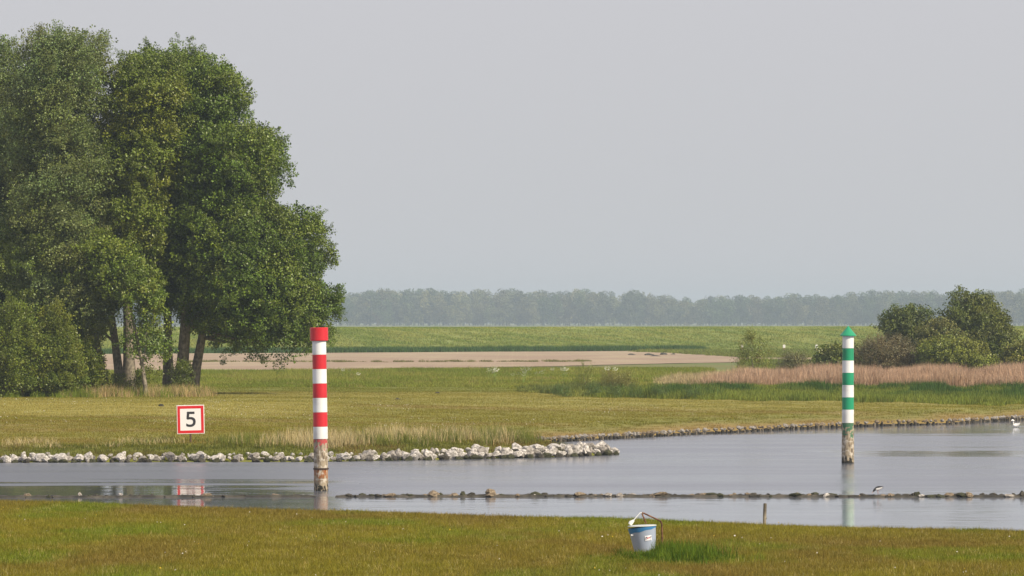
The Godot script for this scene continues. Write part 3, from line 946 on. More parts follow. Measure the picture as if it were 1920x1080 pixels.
func stones():
	# rubble revetment at the front of the far bank
	var rv := thing("rock_revetment", Vector3(-6, 0, -151), "row of pale rubble rocks along the far bank's waterline", "revetment")
	var line := [Vector2(-19, 150.0), Vector2(-15.8, 150.15), Vector2(-10, 150.9), Vector2(-5.9, 151.1), Vector2(-2.7, 153.2), Vector2(0.7, 155.6), Vector2(2.6, 157.8), Vector2(3.5, 159.6)]
	var kinds := [M.rock_white, M.rock_white, M.rock_grey, M.rock_white, M.rock_white, M.rock_grey]
	var n := 0
	for k in 150:
		var t := (k + rnd(0.1, 0.9)) / 150.0
		var p := along(line, t)
		var big := (0.09 + 0.15 * pow(rng.randf(), 1.6)) * (0.85 + 0.25 * ss(0.55, 0.8, t)) * (1.0 - 0.45 * ss(0.93, 1.0, t))
		var sz := Vector3(big * rnd(0.9, 1.55), big * rnd(0.75, 1.05), big * rnd(0.8, 1.3))
		stone(rv, "rock", Vector3(p.x + 6.0, 0.05 + sz.y * 0.35 + rnd(0.0, 0.05), -(p.y + rnd(0.15, 0.4)) + 151.0), sz, kinds[rng.randi() % 6])
	for k in 92:   # second course, higher and further back
		var t := pow((k + rnd(0.0, 1.0)) / 92.0, 0.8)
		if t > 0.965: continue
		var p := along(line, t)
		var big := rnd(0.08, 0.18) * (0.75 + 0.35 * ss(0.5, 0.8, t))
		var sz := Vector3(big * rnd(0.9, 1.5), big * rnd(0.75, 1.0), big)
		stone(rv, "rock", Vector3(p.x + 6.0, 0.16 + 0.06 * ss(0.5, 0.8, t) + sz.y * 0.4, -(p.y + rnd(0.5, 0.9)) + 151.0), sz, kinds[rng.randi() % 5])
	for k in 58:  # small wet stones at the foot
		var t := (k + rnd(0.0, 1.0)) / 58.0
		var p := along(line, t)
		var big := rnd(0.07, 0.15)
		stone(rv, "rock", Vector3(p.x + 6.0, 0.02, -(p.y - rnd(0.0, 0.25)) + 151.0), Vector3(big * 1.5, big, big), M.rock_algae if rng.randf() < 0.6 else M.rock_dark)
	# low stone sill across the channel
	var sl := thing("stone_sill", Vector3(0, 0, -121.6), "thin row of dark stones barely above the water, right across the channel", "stone sill")
	for k in 295:
		var px := -60.0 + 2040.0 * pow((k + rnd(0.0, 1.0)) / 295.0, 0.85)
		var left := 1.0 - ss(500.0, 760.0, px)
		if px > 596.0 and px < 628.0: continue
		var s := 121.4 + 0.05 * sx(px, 121.5) + rnd(-0.12, 0.12) - 1.0 * ss(1000.0, 1920.0, px) * 0.9
		var big := (0.026 + 0.06 * pow(rng.randf(), 2.2)) * (1.0 + 0.2 * ss(1000.0, 1300.0, px)) * (1.0 - 0.2 * left)
		var roll := rng.randf()
		var m: Material = M.rock_dark if roll < 0.52 else (M.rock_algae if roll < 0.70 else (M.rock_brown if roll < 0.90 else (M.rock_grey if roll < 0.97 else M.rock_white)))
		stone(sl, "stone", Vector3(sx(px, s), 0.01 + big * rnd(0.0, 0.5), -s + 121.6), Vector3(big * rnd(1.1, 2.8), big * rnd(0.65, 1.1), big * 1.3), m)
	var ridge := MB.new()
	var rows := []
	for i in 420:
		var x := lerpf(-14.0, 14.0, i / 419.0)
		var px := x * F / 121.5 + 960.0
		var s := 121.4 + 0.05 * x - 0.9 * ss(1000.0, 1920.0, px)
		var gap := ss(10.0, 20.0, absf(px - 612.0))
		var row := []
		for q in [[-0.2, -0.08], [-0.11, 0.03], [-0.03, 0.05], [0.06, 0.045], [0.13, 0.02], [0.22, -0.08]]:
			row.append(ridge.vert(Vector3(x, -0.1 * (1.0 - gap) + q[1] * gap + (0.03 * fn2.get_noise_2d(x * 90.0, q[0] * 300.0) if q[1] > 0.0 else 0.0), -(s + q[0]) + 121.6), Vector3(0, 1, -q[0] * 4.0).normalized()))
		rows.append(row)
	for i in rows.size() - 1:
		for q in 5: ridge.quad(rows[i][q], rows[i + 1][q], rows[i + 1][q + 1], rows[i][q + 1])
	var rd := put("gravel_ridge", ridge.done(), M.rock_dark, sl)
	rd.set_meta("kind", "stuff")
	var big_ones := [
		["pale lichen-spotted boulder on the stone sill, right of the red striped pole", 812, 28, 13, "rock_brown"],
		["pointed brown boulder on the stone sill, highest of them all", 918, 25, 15, "rock_brown"],
		["rounded dark boulder on the sill left of the pointed brown one", 886, 18, 8, "rock_dark"],
		["green-grey boulder on the sill between the pale boulder and the rounded dark one", 868, 16, 10, "rock_algae"],
		["small white stone on the left stretch of the sill", 226, 14, 8, "rock_white"],
		["flat sandy stone on the sill below the sign's reflection", 386, 28, 7, "rock_brown"],
		["brownish boulder near the sill's left end", 50, 20, 7, "rock_brown"],
		["small upright grey stone between the brownish boulder and the white stone", 149, 9, 9, "rock_grey"],
		["lumpy dark boulder on the sill near the photo's right edge", 1916, 14, 13, "rock_dark"],
		["low brown boulder on the sill halfway between pointed boulder and bucket", 1085, 26, 8, "rock_brown"],
		["mossy low boulder on the sill right of the wading bird", 1718, 18, 9, "rock_algae"]]
	for q in big_ones:
		var s := 121.4 + 0.05 * sx(q[1], 121.5) - 0.9 * ss(1000.0, 1920.0, q[1])
		var o := put("boulder", ROCKS[(q[1] as int) % 12], M[q[4]])
		var k := s / F
		o.position = Vector3(sx(q[1], s), q[3] * k * 0.35, -s)
		o.scale = Vector3(q[2] * k * 0.58, q[3] * k * 0.8, q[2] * k * 0.5)
		tag(o, q[0], "boulder", "boulders on the stone sill")
	# timber piles and small stones that hold the edge of the far meadow
	var te := thing("timber_edging", Vector3(10, 0, -195), "low line of dark timber stumps along the far meadow's water edge", "edging")
	var edge := [Vector2(0.75, 173.5), Vector2(2.7, 177.8), Vector2(6.96, 186.8), Vector2(11.2, 195.8), Vector2(14.1, 200.8), Vector2(18.5, 205.8), Vector2(22.6, 214.8), Vector2(26, 220)]
	var pile := MB.new()
	pile.lathe([Vector2(0.001, 0.20), Vector2(0.04, 0.195), Vector2(0.052, 0.175), Vector2(0.058, -0.4)], 8)
	var pm := pile.done()
	var woods := [mat(lin(0.02, 0.017, 0.013), 0.9), mat(lin(0.04, 0.034, 0.026), 0.9), mat(lin(0.12, 0.10, 0.075), 0.9)]
	for i in edge.size() - 1:
		var a: Vector2 = edge[i]
		var b: Vector2 = edge[i + 1]
		var n2 := int(ceil(a.distance_to(b) / 2.4))
		for j in n2:
			var p0 := a.lerp(b, (j + 0.01) / n2)
			var p1 := a.lerp(b, (j + 0.99) / n2)
			var bd := MB.new()
			bd.box(Vector3(0, -0.3, -0.02), Vector3(p0.distance_to(p1), 0.07 + rnd(-0.02, 0.03), 0.02), 0.006)
			var ob := put("board", bd.done(), woods[rng.randi() % 2], te)
			ob.position = Vector3(p0.x - 10.0, 0, -p0.y - 0.09 + 195.0)
			ob.rotation.y = atan2(p1.y - p0.y, p1.x - p0.x)
	for k in 230:
		var t := (k + rnd(0.2, 0.8)) / 230.0
		var p := along(edge, t)
		if rng.randf() < 0.12: continue
		var o := put("stump", pm, woods[rng.randi() % 3], te)
		o.position = Vector3(p.x - 10.0, rnd(-0.15, -0.05), -p.y + 195.0)
		o.scale = Vector3(rnd(0.8, 1.5), 1, 1)
		o.rotation = Vector3(rnd(-0.08, 0.08), rnd(0, 6), rnd(-0.08, 0.08))
	for k in 150:
		var t := pow((k + rnd(0.0, 1.0)) / 150.0, 1.2)
		var p := along(edge, t)
		var big := rnd(0.05, 0.1)
		stone(te, "stone", Vector3(p.x - 10.0 + 0.1, 0.16, -p.y - 0.15 + 195.0), Vector3(big * 1.5, big, big), M.rock_grey if rng.randf() < 0.6 else M.rock_brown)

# ---------------------------------------------------------------- channel poles
func timber(seed_: int, paint: Color, paint_to: float, half_only: bool, rust_from: float) -> ImageTexture:
	# weathered pile, v from 0 (top) to 1 (waterline): split grain, flakes of old paint, rust stain, black wet foot
	var w := 128
	var h := 256
	var g := FastNoiseLite.new(); g.seed = seed_; g.frequency = 0.05; g.fractal_octaves = 4
	var im := Image.create(w, h, false, Image.FORMAT_RGB8)
	for y in h:
		for x in w:
			var v := float(y) / h
			var a := g.get_noise_2d(x * 3.0, y * 0.35)
			var b := g.get_noise_2d(x * 0.9 + 200.0, y * 0.7)
			var c := Color(0.34, 0.28, 0.20).lerp(Color(0.11, 0.08, 0.055), clampf(0.3 + a * 1.6, 0.0, 1.0))
			c = c.lerp(Color(0.55, 0.50, 0.43), clampf(b * 2.4 - 0.1, 0.0, 0.85))
			if rust_from < 1.0: c = c.lerp(Color(0.26, 0.085, 0.022), ss(rust_from, rust_from + 0.02, v) * (1.0 - ss(rust_from + 0.1, rust_from + 0.26, v + b * 0.15)) * clampf(0.6 + a * 2.0, 0.0, 1.0))
			var keep := clampf((paint_to - v) * 8.0 + b * 3.0 + a * 1.2, 0.0, 1.0)
			if half_only and (x < 58 or x > 108): keep = 0.0
			if v < paint_to + 0.1: c = c.lerp(paint, ss(0.4, 0.6, keep))
			c = c.lerp(Color(0.014, 0.012, 0.008), ss(0.5, 0.7, (v - 0.80) * 6.0 + a * 1.2 + b))
			im.set_pixel(x, y, c.linear_to_srgb())
	return ImageTexture.create_from_image(im)

func cyl(r: float, y0: float, y1: float, bev := 0.004, r2 := -1.0) -> ArrayMesh:
	var mb := MB.new()
	var q := r if r2 < 0.0 else r2
	mb.lathe([Vector2(0.0005, y0), Vector2(r - bev, y0), Vector2(r, y0 + bev), Vector2(q, y1 - bev), Vector2(q - bev, y1), Vector2(0.0005, y1)], 40)
	return mb.done()

func pile_mesh(r0: float, r1: float, y0: float, y1: float, seed_: int) -> ArrayMesh:
	# worn timber pile: uneven round section with lengthwise splits
	var mb := MB.new()
	var g := FastNoiseLite.new(); g.seed = seed_; g.frequency = 0.5
	var sides := 36
	var nr := 12
	var rings := []
	for i in nr + 1:
		var f := float(i) / nr
		var ring := []
		for k in sides + 1:
			var an := TAU * (k % sides) / sides
			var r := lerpf(r1, r0, f) * (1.0 + 0.06 * g.get_noise_2d(cos(an) * 4.0, sin(an) * 4.0) + 0.03 * g.get_noise_3d(cos(an) * 6.0, sin(an) * 6.0, f * 4.0))
			if k % 9 == 4: r *= 0.93
			var d := Vector3(sin(an), 0, cos(an))
			ring.append(mb.vert(d * r + Vector3(0, lerpf(y1, y0, f), 0), d, Color.WHITE, Vector2(float(k) / sides, f)))
		rings.append(ring)
	for i in nr:
		for k in sides: mb.quad(rings[i][k], rings[i][k + 1], rings[i + 1][k + 1], rings[i + 1][k])
	return mb.done()

func poles():
	var white := mat(lin(0.74, 0.75, 0.75), 0.45)
	var red := mat(lin(0.56, 0.018, 0.028), 0.4)
	var green := mat(lin(0.012, 0.27, 0.13), 0.4)
	for m in [white, red, green]:
		m.albedo_texture = noise_image(67, 0.012, 128, 128, [[0.0, Color(0.72, 0.70, 0.66)], [0.32, Color(0.95, 0.95, 0.94)], [1.0, Color(1, 1, 1)]], 5)
		m.roughness_texture = noise_image(61, 0.02, 128, 128, [[0.0, Color(0.5, 0.5, 0.5)], [1.0, Color(1, 1, 1)]], 4)
		m.uv1_triplanar = true
	# red and white, flat-topped
	var s := dist(920.0, 0.0)
	var k := s / F
	var t := thing("channel_pole", Vector3(sx(602.5, s), 0, -s), "red and white banded channel pole with wide red cylinder top", "pole", "striped channel poles")
	var Y := func(py): return (920.0 - py) * k
	put("top_mark", cyl(17.0 * k, Y.call(639.0), Y.call(614.0), 0.01), red, t)
	var bands := [639, 665, 692, 719, 746, 773, 800, 823]
	for i in 7:
		put("band", cyl(13.1 * k + i * 0.0012, Y.call(bands[i + 1]) + 0.002, Y.call(bands[i]) - 0.002, 0.003), white if i % 2 == 0 else red, t)
	var tm := mat(Color.WHITE, 0.85)
	tm.albedo_texture = timber(71, Color(0.40, 0.06, 0.06), 0.12, false, 0.56)
	put("timber_pile", pile_mesh(13.4 * k, 12.9 * k, -1.2 * 0.0 - 0.02, Y.call(823.0), 5), tm, t)
	put("submerged_pile", cyl(12.6 * k, -1.3, -0.02), mat(lin(0.03, 0.026, 0.02), 0.8), t)
	var ring := MB.new()
	ring.lathe([Vector2(12.5 * k, Y.call(880.0)), Vector2(14.6 * k, Y.call(880.0)), Vector2(14.9 * k, Y.call(879.0)), Vector2(14.6 * k, Y.call(877.5)), Vector2(12.5 * k, Y.call(877.0))], 40)
	put("iron_ring", ring.done(), mat(lin(0.05, 0.03, 0.02), 0.8), t)
	t.rotation.z = 0.0145
	# green and white, with a cone
	s = dist(868.5, 0.0)
	var k2 := s / F
	t = thing("channel_pole", Vector3(sx(1589.5, s), 0, -s), "green and white banded channel pole with green cone on top", "pole", "striped channel poles")
	var Z := func(py): return (868.5 - py) * k2
	var cone := MB.new()
	cone.lathe([Vector2(0.0005, Z.call(630.0)), Vector2(15.3 * k2, Z.call(630.0)), Vector2(15.6 * k2, Z.call(629.0)), Vector2(0.008, Z.call(611.0)), Vector2(0.0005, Z.call(610.8))], 40)
	put("cone", cone.done(), green, t)
	bands = [630, 653, 676, 699, 722, 745, 768, 793]
	for i in 7:
		put("band", cyl(10.7 * k2 + i * 0.0012, Z.call(bands[i + 1]) + 0.002, Z.call(bands[i]) - 0.002, 0.003), white if i % 2 == 0 else green, t)
	tm = mat(Color.WHITE, 0.85)
	tm.albedo_texture = timber(83, Color(0.05, 0.14, 0.075), 0.27, true, 1.0)
	var pl := put("timber_pile", pile_mesh(11.7 * k2, 11.2 * k2, -0.02, Z.call(793.0), 9), tm, t)
	pl.rotation.y = 2.2
	put("submerged_pile", cyl(11.0 * k2, -1.3, -0.02), mat(lin(0.03, 0.026, 0.02), 0.8), t)
	t.rotation.z = -0.003

func sign_board():
	var s := 155.0
	var x := sx(357.5, s)
	var g := far_h(x, s)
	var k := s / F
	var t := thing("speed_sign", Vector3(x, g, -s), "square white sign with red border and black number five on the far bank", "sign")
	var cy := EYE - (786.5 - 600.0) * k - g
	var half := 25.7 * k
	var white := mat(lin(0.78, 0.77, 0.77), 0.5)
	var red := mat(lin(0.62, 0.012, 0.016), 0.45)
	var black := mat(lin(0.025, 0.025, 0.03), 0.5)
	var head := MB.new()
	head.box(Vector3(-half, -half * 1.05, -0.012), Vector3(half, half * 1.05, 0.012), 0.005)
	var board := put("board", head.done(), white, t)
	board.position = Vector3(0, cy, 0)
	board.rotation = Vector3(0, 0.05, 0.022)
	var o := half - 0.022
	var i := half - 0.105
	var b := MB.new()
	for q in [[-o, -o * 1.05, o, -i * 1.05], [-o, i * 1.05, o, o * 1.05], [-o, -i * 1.05, -i, i * 1.05], [i, -i * 1.05, o, i * 1.05]]:
		b.box(Vector3(q[0], q[1], 0.0125), Vector3(q[2], q[3], 0.015))
	put("red_border", b.done(), red, board)
	var tx := TextMesh.new()
	var fo := SystemFont.new()
	fo.font_names = PackedStringArray(["Droid Sans"])
	fo.font_weight = 400
	var fv := FontVariation.new()
	fv.base_font = fo
	fv.variation_embolden = 0.7
	tx.font = fv
	tx.text = "5"
	tx.font_size = 64
	tx.pixel_size = 0.0100
	tx.depth = 0.003
	var dg := put("digit", tx, black, board)
	dg.position = Vector3(-0.005, -0.005, 0.0145)
	var po := MB.new()
	po.tube([Vector3(0, -0.5, -0.03), Vector3(0, cy + half * 0.6, -0.03)], [0.03, 0.03], 10)
	put("post", po.done(), mat(lin(0.10, 0.06, 0.035), 0.8), t)

# ---------------------------------------------------------------- litter bucket and its rod, stake
func bucket():
	var s := 63.6
	var k := s / F
	var bx := sx(1209.0, s)
	var g := near_h(bx, s)
	var gy := 600.0 + (EYE - g) / k        # row of the ground there
	var at := func(px, py, dz = 0.0): return Vector3((px - 1209.0) * k, (gy - py) * k, dz)
	var t := thing("litter_bucket", Vector3(bx, g, -s), "dented white bucket with blue upper band hanging askew in the grass", "bucket")
	var shell := MB.new()
	var r0 := 19.5 * k
	var r1 := 26.0 * k
	var hh := 51.0 * k
	var rad := func(f): return lerpf(r0, r1, f)
	shell.lathe([Vector2(0.0005, 0), Vector2(r0 - 0.01, 0), Vector2(r0, 0.01), Vector2(rad.call(0.5), hh * 0.5), Vector2(rad.call(1.0), hh), Vector2(rad.call(1.0) - 0.004, hh), Vector2(rad.call(0.5) - 0.004, hh * 0.5)], 40)
	var tilt := Basis(Vector3(0, 0, 1), 0.135)
	var foot: Vector3 = at.call(1210.5, 1038.5)
	var sh := put("body", shell.done(), mat(lin(0.32, 0.37, 0.48), 0.42), t)
	sh.transform = Transform3D(tilt, foot)
	# blue band below the rim, its lower edge slanting and uneven
	var bb := MB.new()
	var prev := []
	for i in 41:
		var an := TAU * i / 40.0
		var d := Vector3(sin(an), 0, cos(an))
		var v0 := 0.865 + 0.05 * sin(an) + 0.012 * sin(an * 7.0)
		var cur := []
		for v in [v0, v0 + 0.004, 1.0, 1.004]:
			var e := 0.0006 if v == v0 else 0.0035
			cur.append(bb.vert(d * (rad.call(v) + (e if v < 1.003 else -0.006)) + Vector3(0, v * hh, 0), (d + Vector3(0, -0.1, 0)).normalized() if v < 1.003 else Vector3.UP))
		if prev.size() > 0:
			for q in 3: bb.quad(prev[q], cur[q], cur[q + 1], prev[q + 1])
		prev = cur
	var band := put("blue_band", bb.done(), mat(lin(0.035, 0.17, 0.38), 0.4), t)
	band.transform = Transform3D(tilt, foot)
	# lid resting askew on the rim
	var lid := MB.new()
	lid.lathe([Vector2(0.0005, 0.0), Vector2(r1 + 0.006, 0.0), Vector2(r1 + 0.008, 0.005), Vector2(r1 + 0.003, 0.011), Vector2(r1 - 0.015, 0.014), Vector2(0.0005, 0.016)], 40)
	var ld := put("lid", lid.done(), mat(lin(0.50, 0.52, 0.50), 0.5), t)
	ld.transform = Transform3D(Basis(Vector3(0, 0, 1), 0.045), at.call(1204.0, 986.5))
	# lugs of the bail
	var lug := MB.new()
	lug.box(Vector3(-0.018, -0.011, -0.006), Vector3(0.018, 0.011, 0.006), 0.003)
	var lg := put("lug", lug.done(), mat(lin(0.75, 0.75, 0.74), 0.4), t)
	lg.position = at.call(1185.0, 1002.5, r1 * 0.66)
	# bail with its thick white grip
	var bail := MB.new()
	bail.tube([at.call(1182.0, 984.0, 0.05), at.call(1188.0, 975.0, 0.03), at.call(1200.5, 961.0, 0.0), at.call(1203.0, 961.5, -0.01)], [0.006, 0.007, 0.006, 0.006], 8)
	put("bail", bail.done(), mat(lin(0.62, 0.63, 0.64), 0.4), t)
	var grip := MB.new()
	grip.tube([at.call(1180.5, 983.0, 0.05), at.call(1183.0, 979.5, 0.045), at.call(1188.0, 975.5, 0.03)], [0.024, 0.03, 0.016], 12)
	put("grip", grip.done(), mat(lin(0.72, 0.73, 0.70), 0.5), t)
	# sticker with a faded red and black mark
	var stick := MB.new()
	var cell := func(mb: MB, u0, v0, u1, v1, off):
		# a small curved patch on the bucket wall, u = angle, v = share of the height
		for q in 6:
			var a0: float = lerpf(u0, u1, q / 6.0)
			var a1: float = lerpf(u0, u1, (q + 1) / 6.0)
			var pts := []
			for w in [[a0, v0], [a1, v0], [a1, v1], [a0, v1]]:
				var r: float = rad.call(w[1]) + off
				pts.append(Vector3(sin(w[0]) * r, w[1] * hh, cos(w[0]) * r))
			mb.face(pts, Vector3(sin(a0), 0.1, cos(a0)))
	var ink := MB.new()
	var redm := MB.new()
	cell.call(stick, 0.06, 0.49, 0.68, 0.68, 0.0015)
	for q in [[0.06, 0.49, 0.085, 0.68], [0.06, 0.49, 0.56, 0.498], [0.54, 0.49, 0.56, 0.60], [0.14, 0.53, 0.19, 0.62], [0.17, 0.60, 0.30, 0.635], [0.50, 0.60, 0.66, 0.63]]: cell.call(ink, q[0], q[1], q[2], q[3], 0.003)
	for q in [[0.24, 0.565, 0.34, 0.60], [0.35, 0.575, 0.52, 0.61]]: cell.call(redm, q[0], q[1], q[2], q[3], 0.003)
	var s1 := put("sticker", stick.done(), mat(lin(0.66, 0.66, 0.70), 0.4), t)
	var s2 := put("print", ink.done(), mat(lin(0.05, 0.05, 0.06), 0.5), s1)
	put("print", redm.done(), mat(lin(0.5, 0.05, 0.06), 0.5), s1)
	s1.transform = Transform3D(tilt, foot)
	# rusty bent rod that carries it
	var r := thing("bent_rod", Vector3(sx(1242.0, s), g, -s), "rusty bent iron rod from which the bucket hangs", "rod")
	var a2 := func(px, py, dz = 0.0): return Vector3((px - 1242.0) * k, (gy - py) * k, dz)
	var mb := MB.new()
	mb.tube([a2.call(1242.5, gy + 22.0, -0.05), a2.call(1242.0, 1016.0, -0.05), a2.call(1241.0, 984.0, -0.05), a2.call(1239.5, 978.5, -0.045), a2.call(1236.5, 976.0, -0.04), a2.call(1207.0, 962.2, -0.02), a2.call(1204.5, 961.5, -0.02), a2.call(1204.0, 963.5, -0.02), a2.call(1211.5, 981.5, -0.03)], [0.0115, 0.0115, 0.0115, 0.0115, 0.0105, 0.0105, 0.0105, 0.0105, 0.0105], 10)
	var rust := mat(Color.WHITE, 0.95)
	rust.albedo_texture = noise_image(91, 0.04, 64, 64, [[0.1, Color(0.06, 0.03, 0.018)], [0.5, Color(0.15, 0.065, 0.03)], [0.9, Color(0.26, 0.14, 0.07)]], 4)
	rust.uv1_triplanar = true
	rust.uv1_scale = Vector3.ONE * 6.0
	put("rod", mb.done(), rust, r)
	# stake at the edge of the bank
	var ss_ := 79.5
	var kx := sx(1433.0, ss_)
	var kg := near_h(kx, ss_)
	var st := thing("wooden_stake", Vector3(kx, kg, -ss_), "short weathered wooden stake at the brink of the near bank", "stake")
	var hy := EYE - 343.5 * ss_ / F - kg
	mb = MB.new()
	mb.tube([Vector3(-0.012, -0.4, 0), Vector3(0, hy * 0.3, 0), Vector3(0.006, hy * 0.65, 0), Vector3(0.012, hy - 0.012, 0), Vector3(0.012, hy, 0)], [0.027, 0.026, 0.027, 0.025, 0.02], 10, Color.WHITE, true, 0.06, rng)
	put("shaft", mb.done(), M.bark, st)
	mb = MB.new()
	mb.tube([Vector3(0.02, hy * 0.52, 0.01), Vector3(0.046, hy * 0.55, 0.015)], [0.012, 0.006], 6)
	put("knot", mb.done(), M.bark, st)

# ---------------------------------------------------------------- birds: one smooth body each, from a swept profile
func bird_body(path: Array, rad: Array, flatten: float, colors: Callable) -> ArrayMesh:
	var mb := MB.new()
	var sides := 16
	var rings := []
	for i in path.size():
		var a: Vector3 = path[maxi(i - 1, 0)]
		var b: Vector3 = path[mini(i + 1, path.size() - 1)]
		var t := (b - a).normalized()
		var sd := Vector3(0, 0, 1)
		var up := sd.cross(t).normalized()
		if up.y < 0: up = -up
		var ring := []
		for q in sides + 1:
			var an := TAU * (q % sides) / sides
			var d := sd * cos(an) * flatten + up * sin(an)
			ring.append(mb.vert(path[i] + d * rad[i], (sd * cos(an) + up * sin(an)).normalized(), colors.call(i, sin(an))))
		rings.append(ring)
	for i in rings.size() - 1:
		for q in sides: mb.quad(rings[i][q], rings[i][q + 1], rings[i + 1][q + 1], rings[i + 1][q])
	return mb.done()

func birds():
	var plumage := mat(Color.WHITE, 0.7, true)
	# wading bird on the sill, head down to the left, tail up to the right
	var s := 121.0
	var k := s / F
	var t := thing("wading_bird", Vector3(sx(1645.0, s), 0.09, -s), "black and white wading bird stooping on the stone sill", "bird")
	var q := func(px, py): return Vector3((px - 1645.0) * k, (928.0 - py) * k, 0)
	var blk := Color(0.018, 0.017, 0.02)
	var wht := Color(0.78, 0.76, 0.75)
	var body := bird_body([q.call(1636.5, 924.6), q.call(1637.5, 923.4), q.call(1639.0, 921.6), q.call(1640.8, 919.8), q.call(1643.0, 919.0), q.call(1646.5, 918.4), q.call(1650.0, 917.4), q.call(1653.0, 916.4), q.call(1656.5, 915.4)],
		[0.004, 0.019, 0.026, 0.030, 0.048, 0.058, 0.050, 0.032, 0.006], 0.85, func(i, y): return blk if i < 4 or y > 0.2 or i > 7 else wht)
	put("body", body, plumage, t)
	var mb := MB.new()
	mb.tube([q.call(1637.0, 924.4), q.call(1634.5, 927.5)], [0.006, 0.002], 6, Color(0.5, 0.12, 0.03))
	put("bill", mb.done(), plumage, t)
	for z in [-0.018, 0.018]:
		mb = MB.new()
		mb.tube([q.call(1646.5, 920.5) + Vector3(0, 0, z), q.call(1645.6, 924.0) + Vector3(0, 0, z), q.call(1646.4, 929.2) + Vector3(0, 0, z)], [0.008, 0.005, 0.005], 6, Color(0.4, 0.16, 0.1))
		put("leg", mb.done(), plumage, t)
	# white bird afloat by the far bank
	s = 200.0
	k = s / F
	t = thing("white_gull", Vector3(sx(1903.0, s), 0, -s), "white gull floating near the far bank at the right", "bird")
	var p := func(px, py): return Vector3((px - 1903.0) * k, (800.6 - py) * k, 0)
	body = bird_body([p.call(1895.6, 789.0), p.call(1896.6, 788.2), p.call(1898.6, 787.6), p.call(1900.2, 788.8), p.call(1899.8, 792.0), p.call(1899.8, 796.0), p.call(1902.5, 797.4), p.call(1906.5, 796.8), p.call(1909.5, 795.0), p.call(1912.5, 792.6)],
		[0.006, 0.03, 0.046, 0.042, 0.038, 0.060, 0.085, 0.080, 0.052, 0.008], 0.9, func(i, y): return Color(0.80, 0.79, 0.78) if i < 7 or y < 0.3 else Color(0.72, 0.72, 0.73))
	put("body", body, plumage, t)
	mb = MB.new()
	mb.tube([p.call(1896.0, 789.0), p.call(1894.0, 789.6)], [0.011, 0.003], 6, Color(0.55, 0.28, 0.04))
	put("bill", mb.done(), plumage, t)
	# small mounds in the short grass
	for z in [[303, 761.5, "small dark mound in the mown grass above the sign"], [745, 748.5, "small dark mound in the meadow right of the red pole"], [820, 737.5, "farther small dark mound in the meadow beyond the red pole"]]:
		var ds := dist(z[1], 0.86)
		var x := sx(z[0], ds)
		ds = dist(z[1], far_h(x, ds)); x = sx(z[0], ds)
		var o := put("molehill", ROCKS[rng.randi() % 12], M.rock_dark)
		o.position = Vector3(x, far_h(x, ds) + 0.02, -ds)
		o.scale = Vector3(0.17, 0.09, 0.15)
		tag(o, z[2], "mound", "small mounds in the meadow")

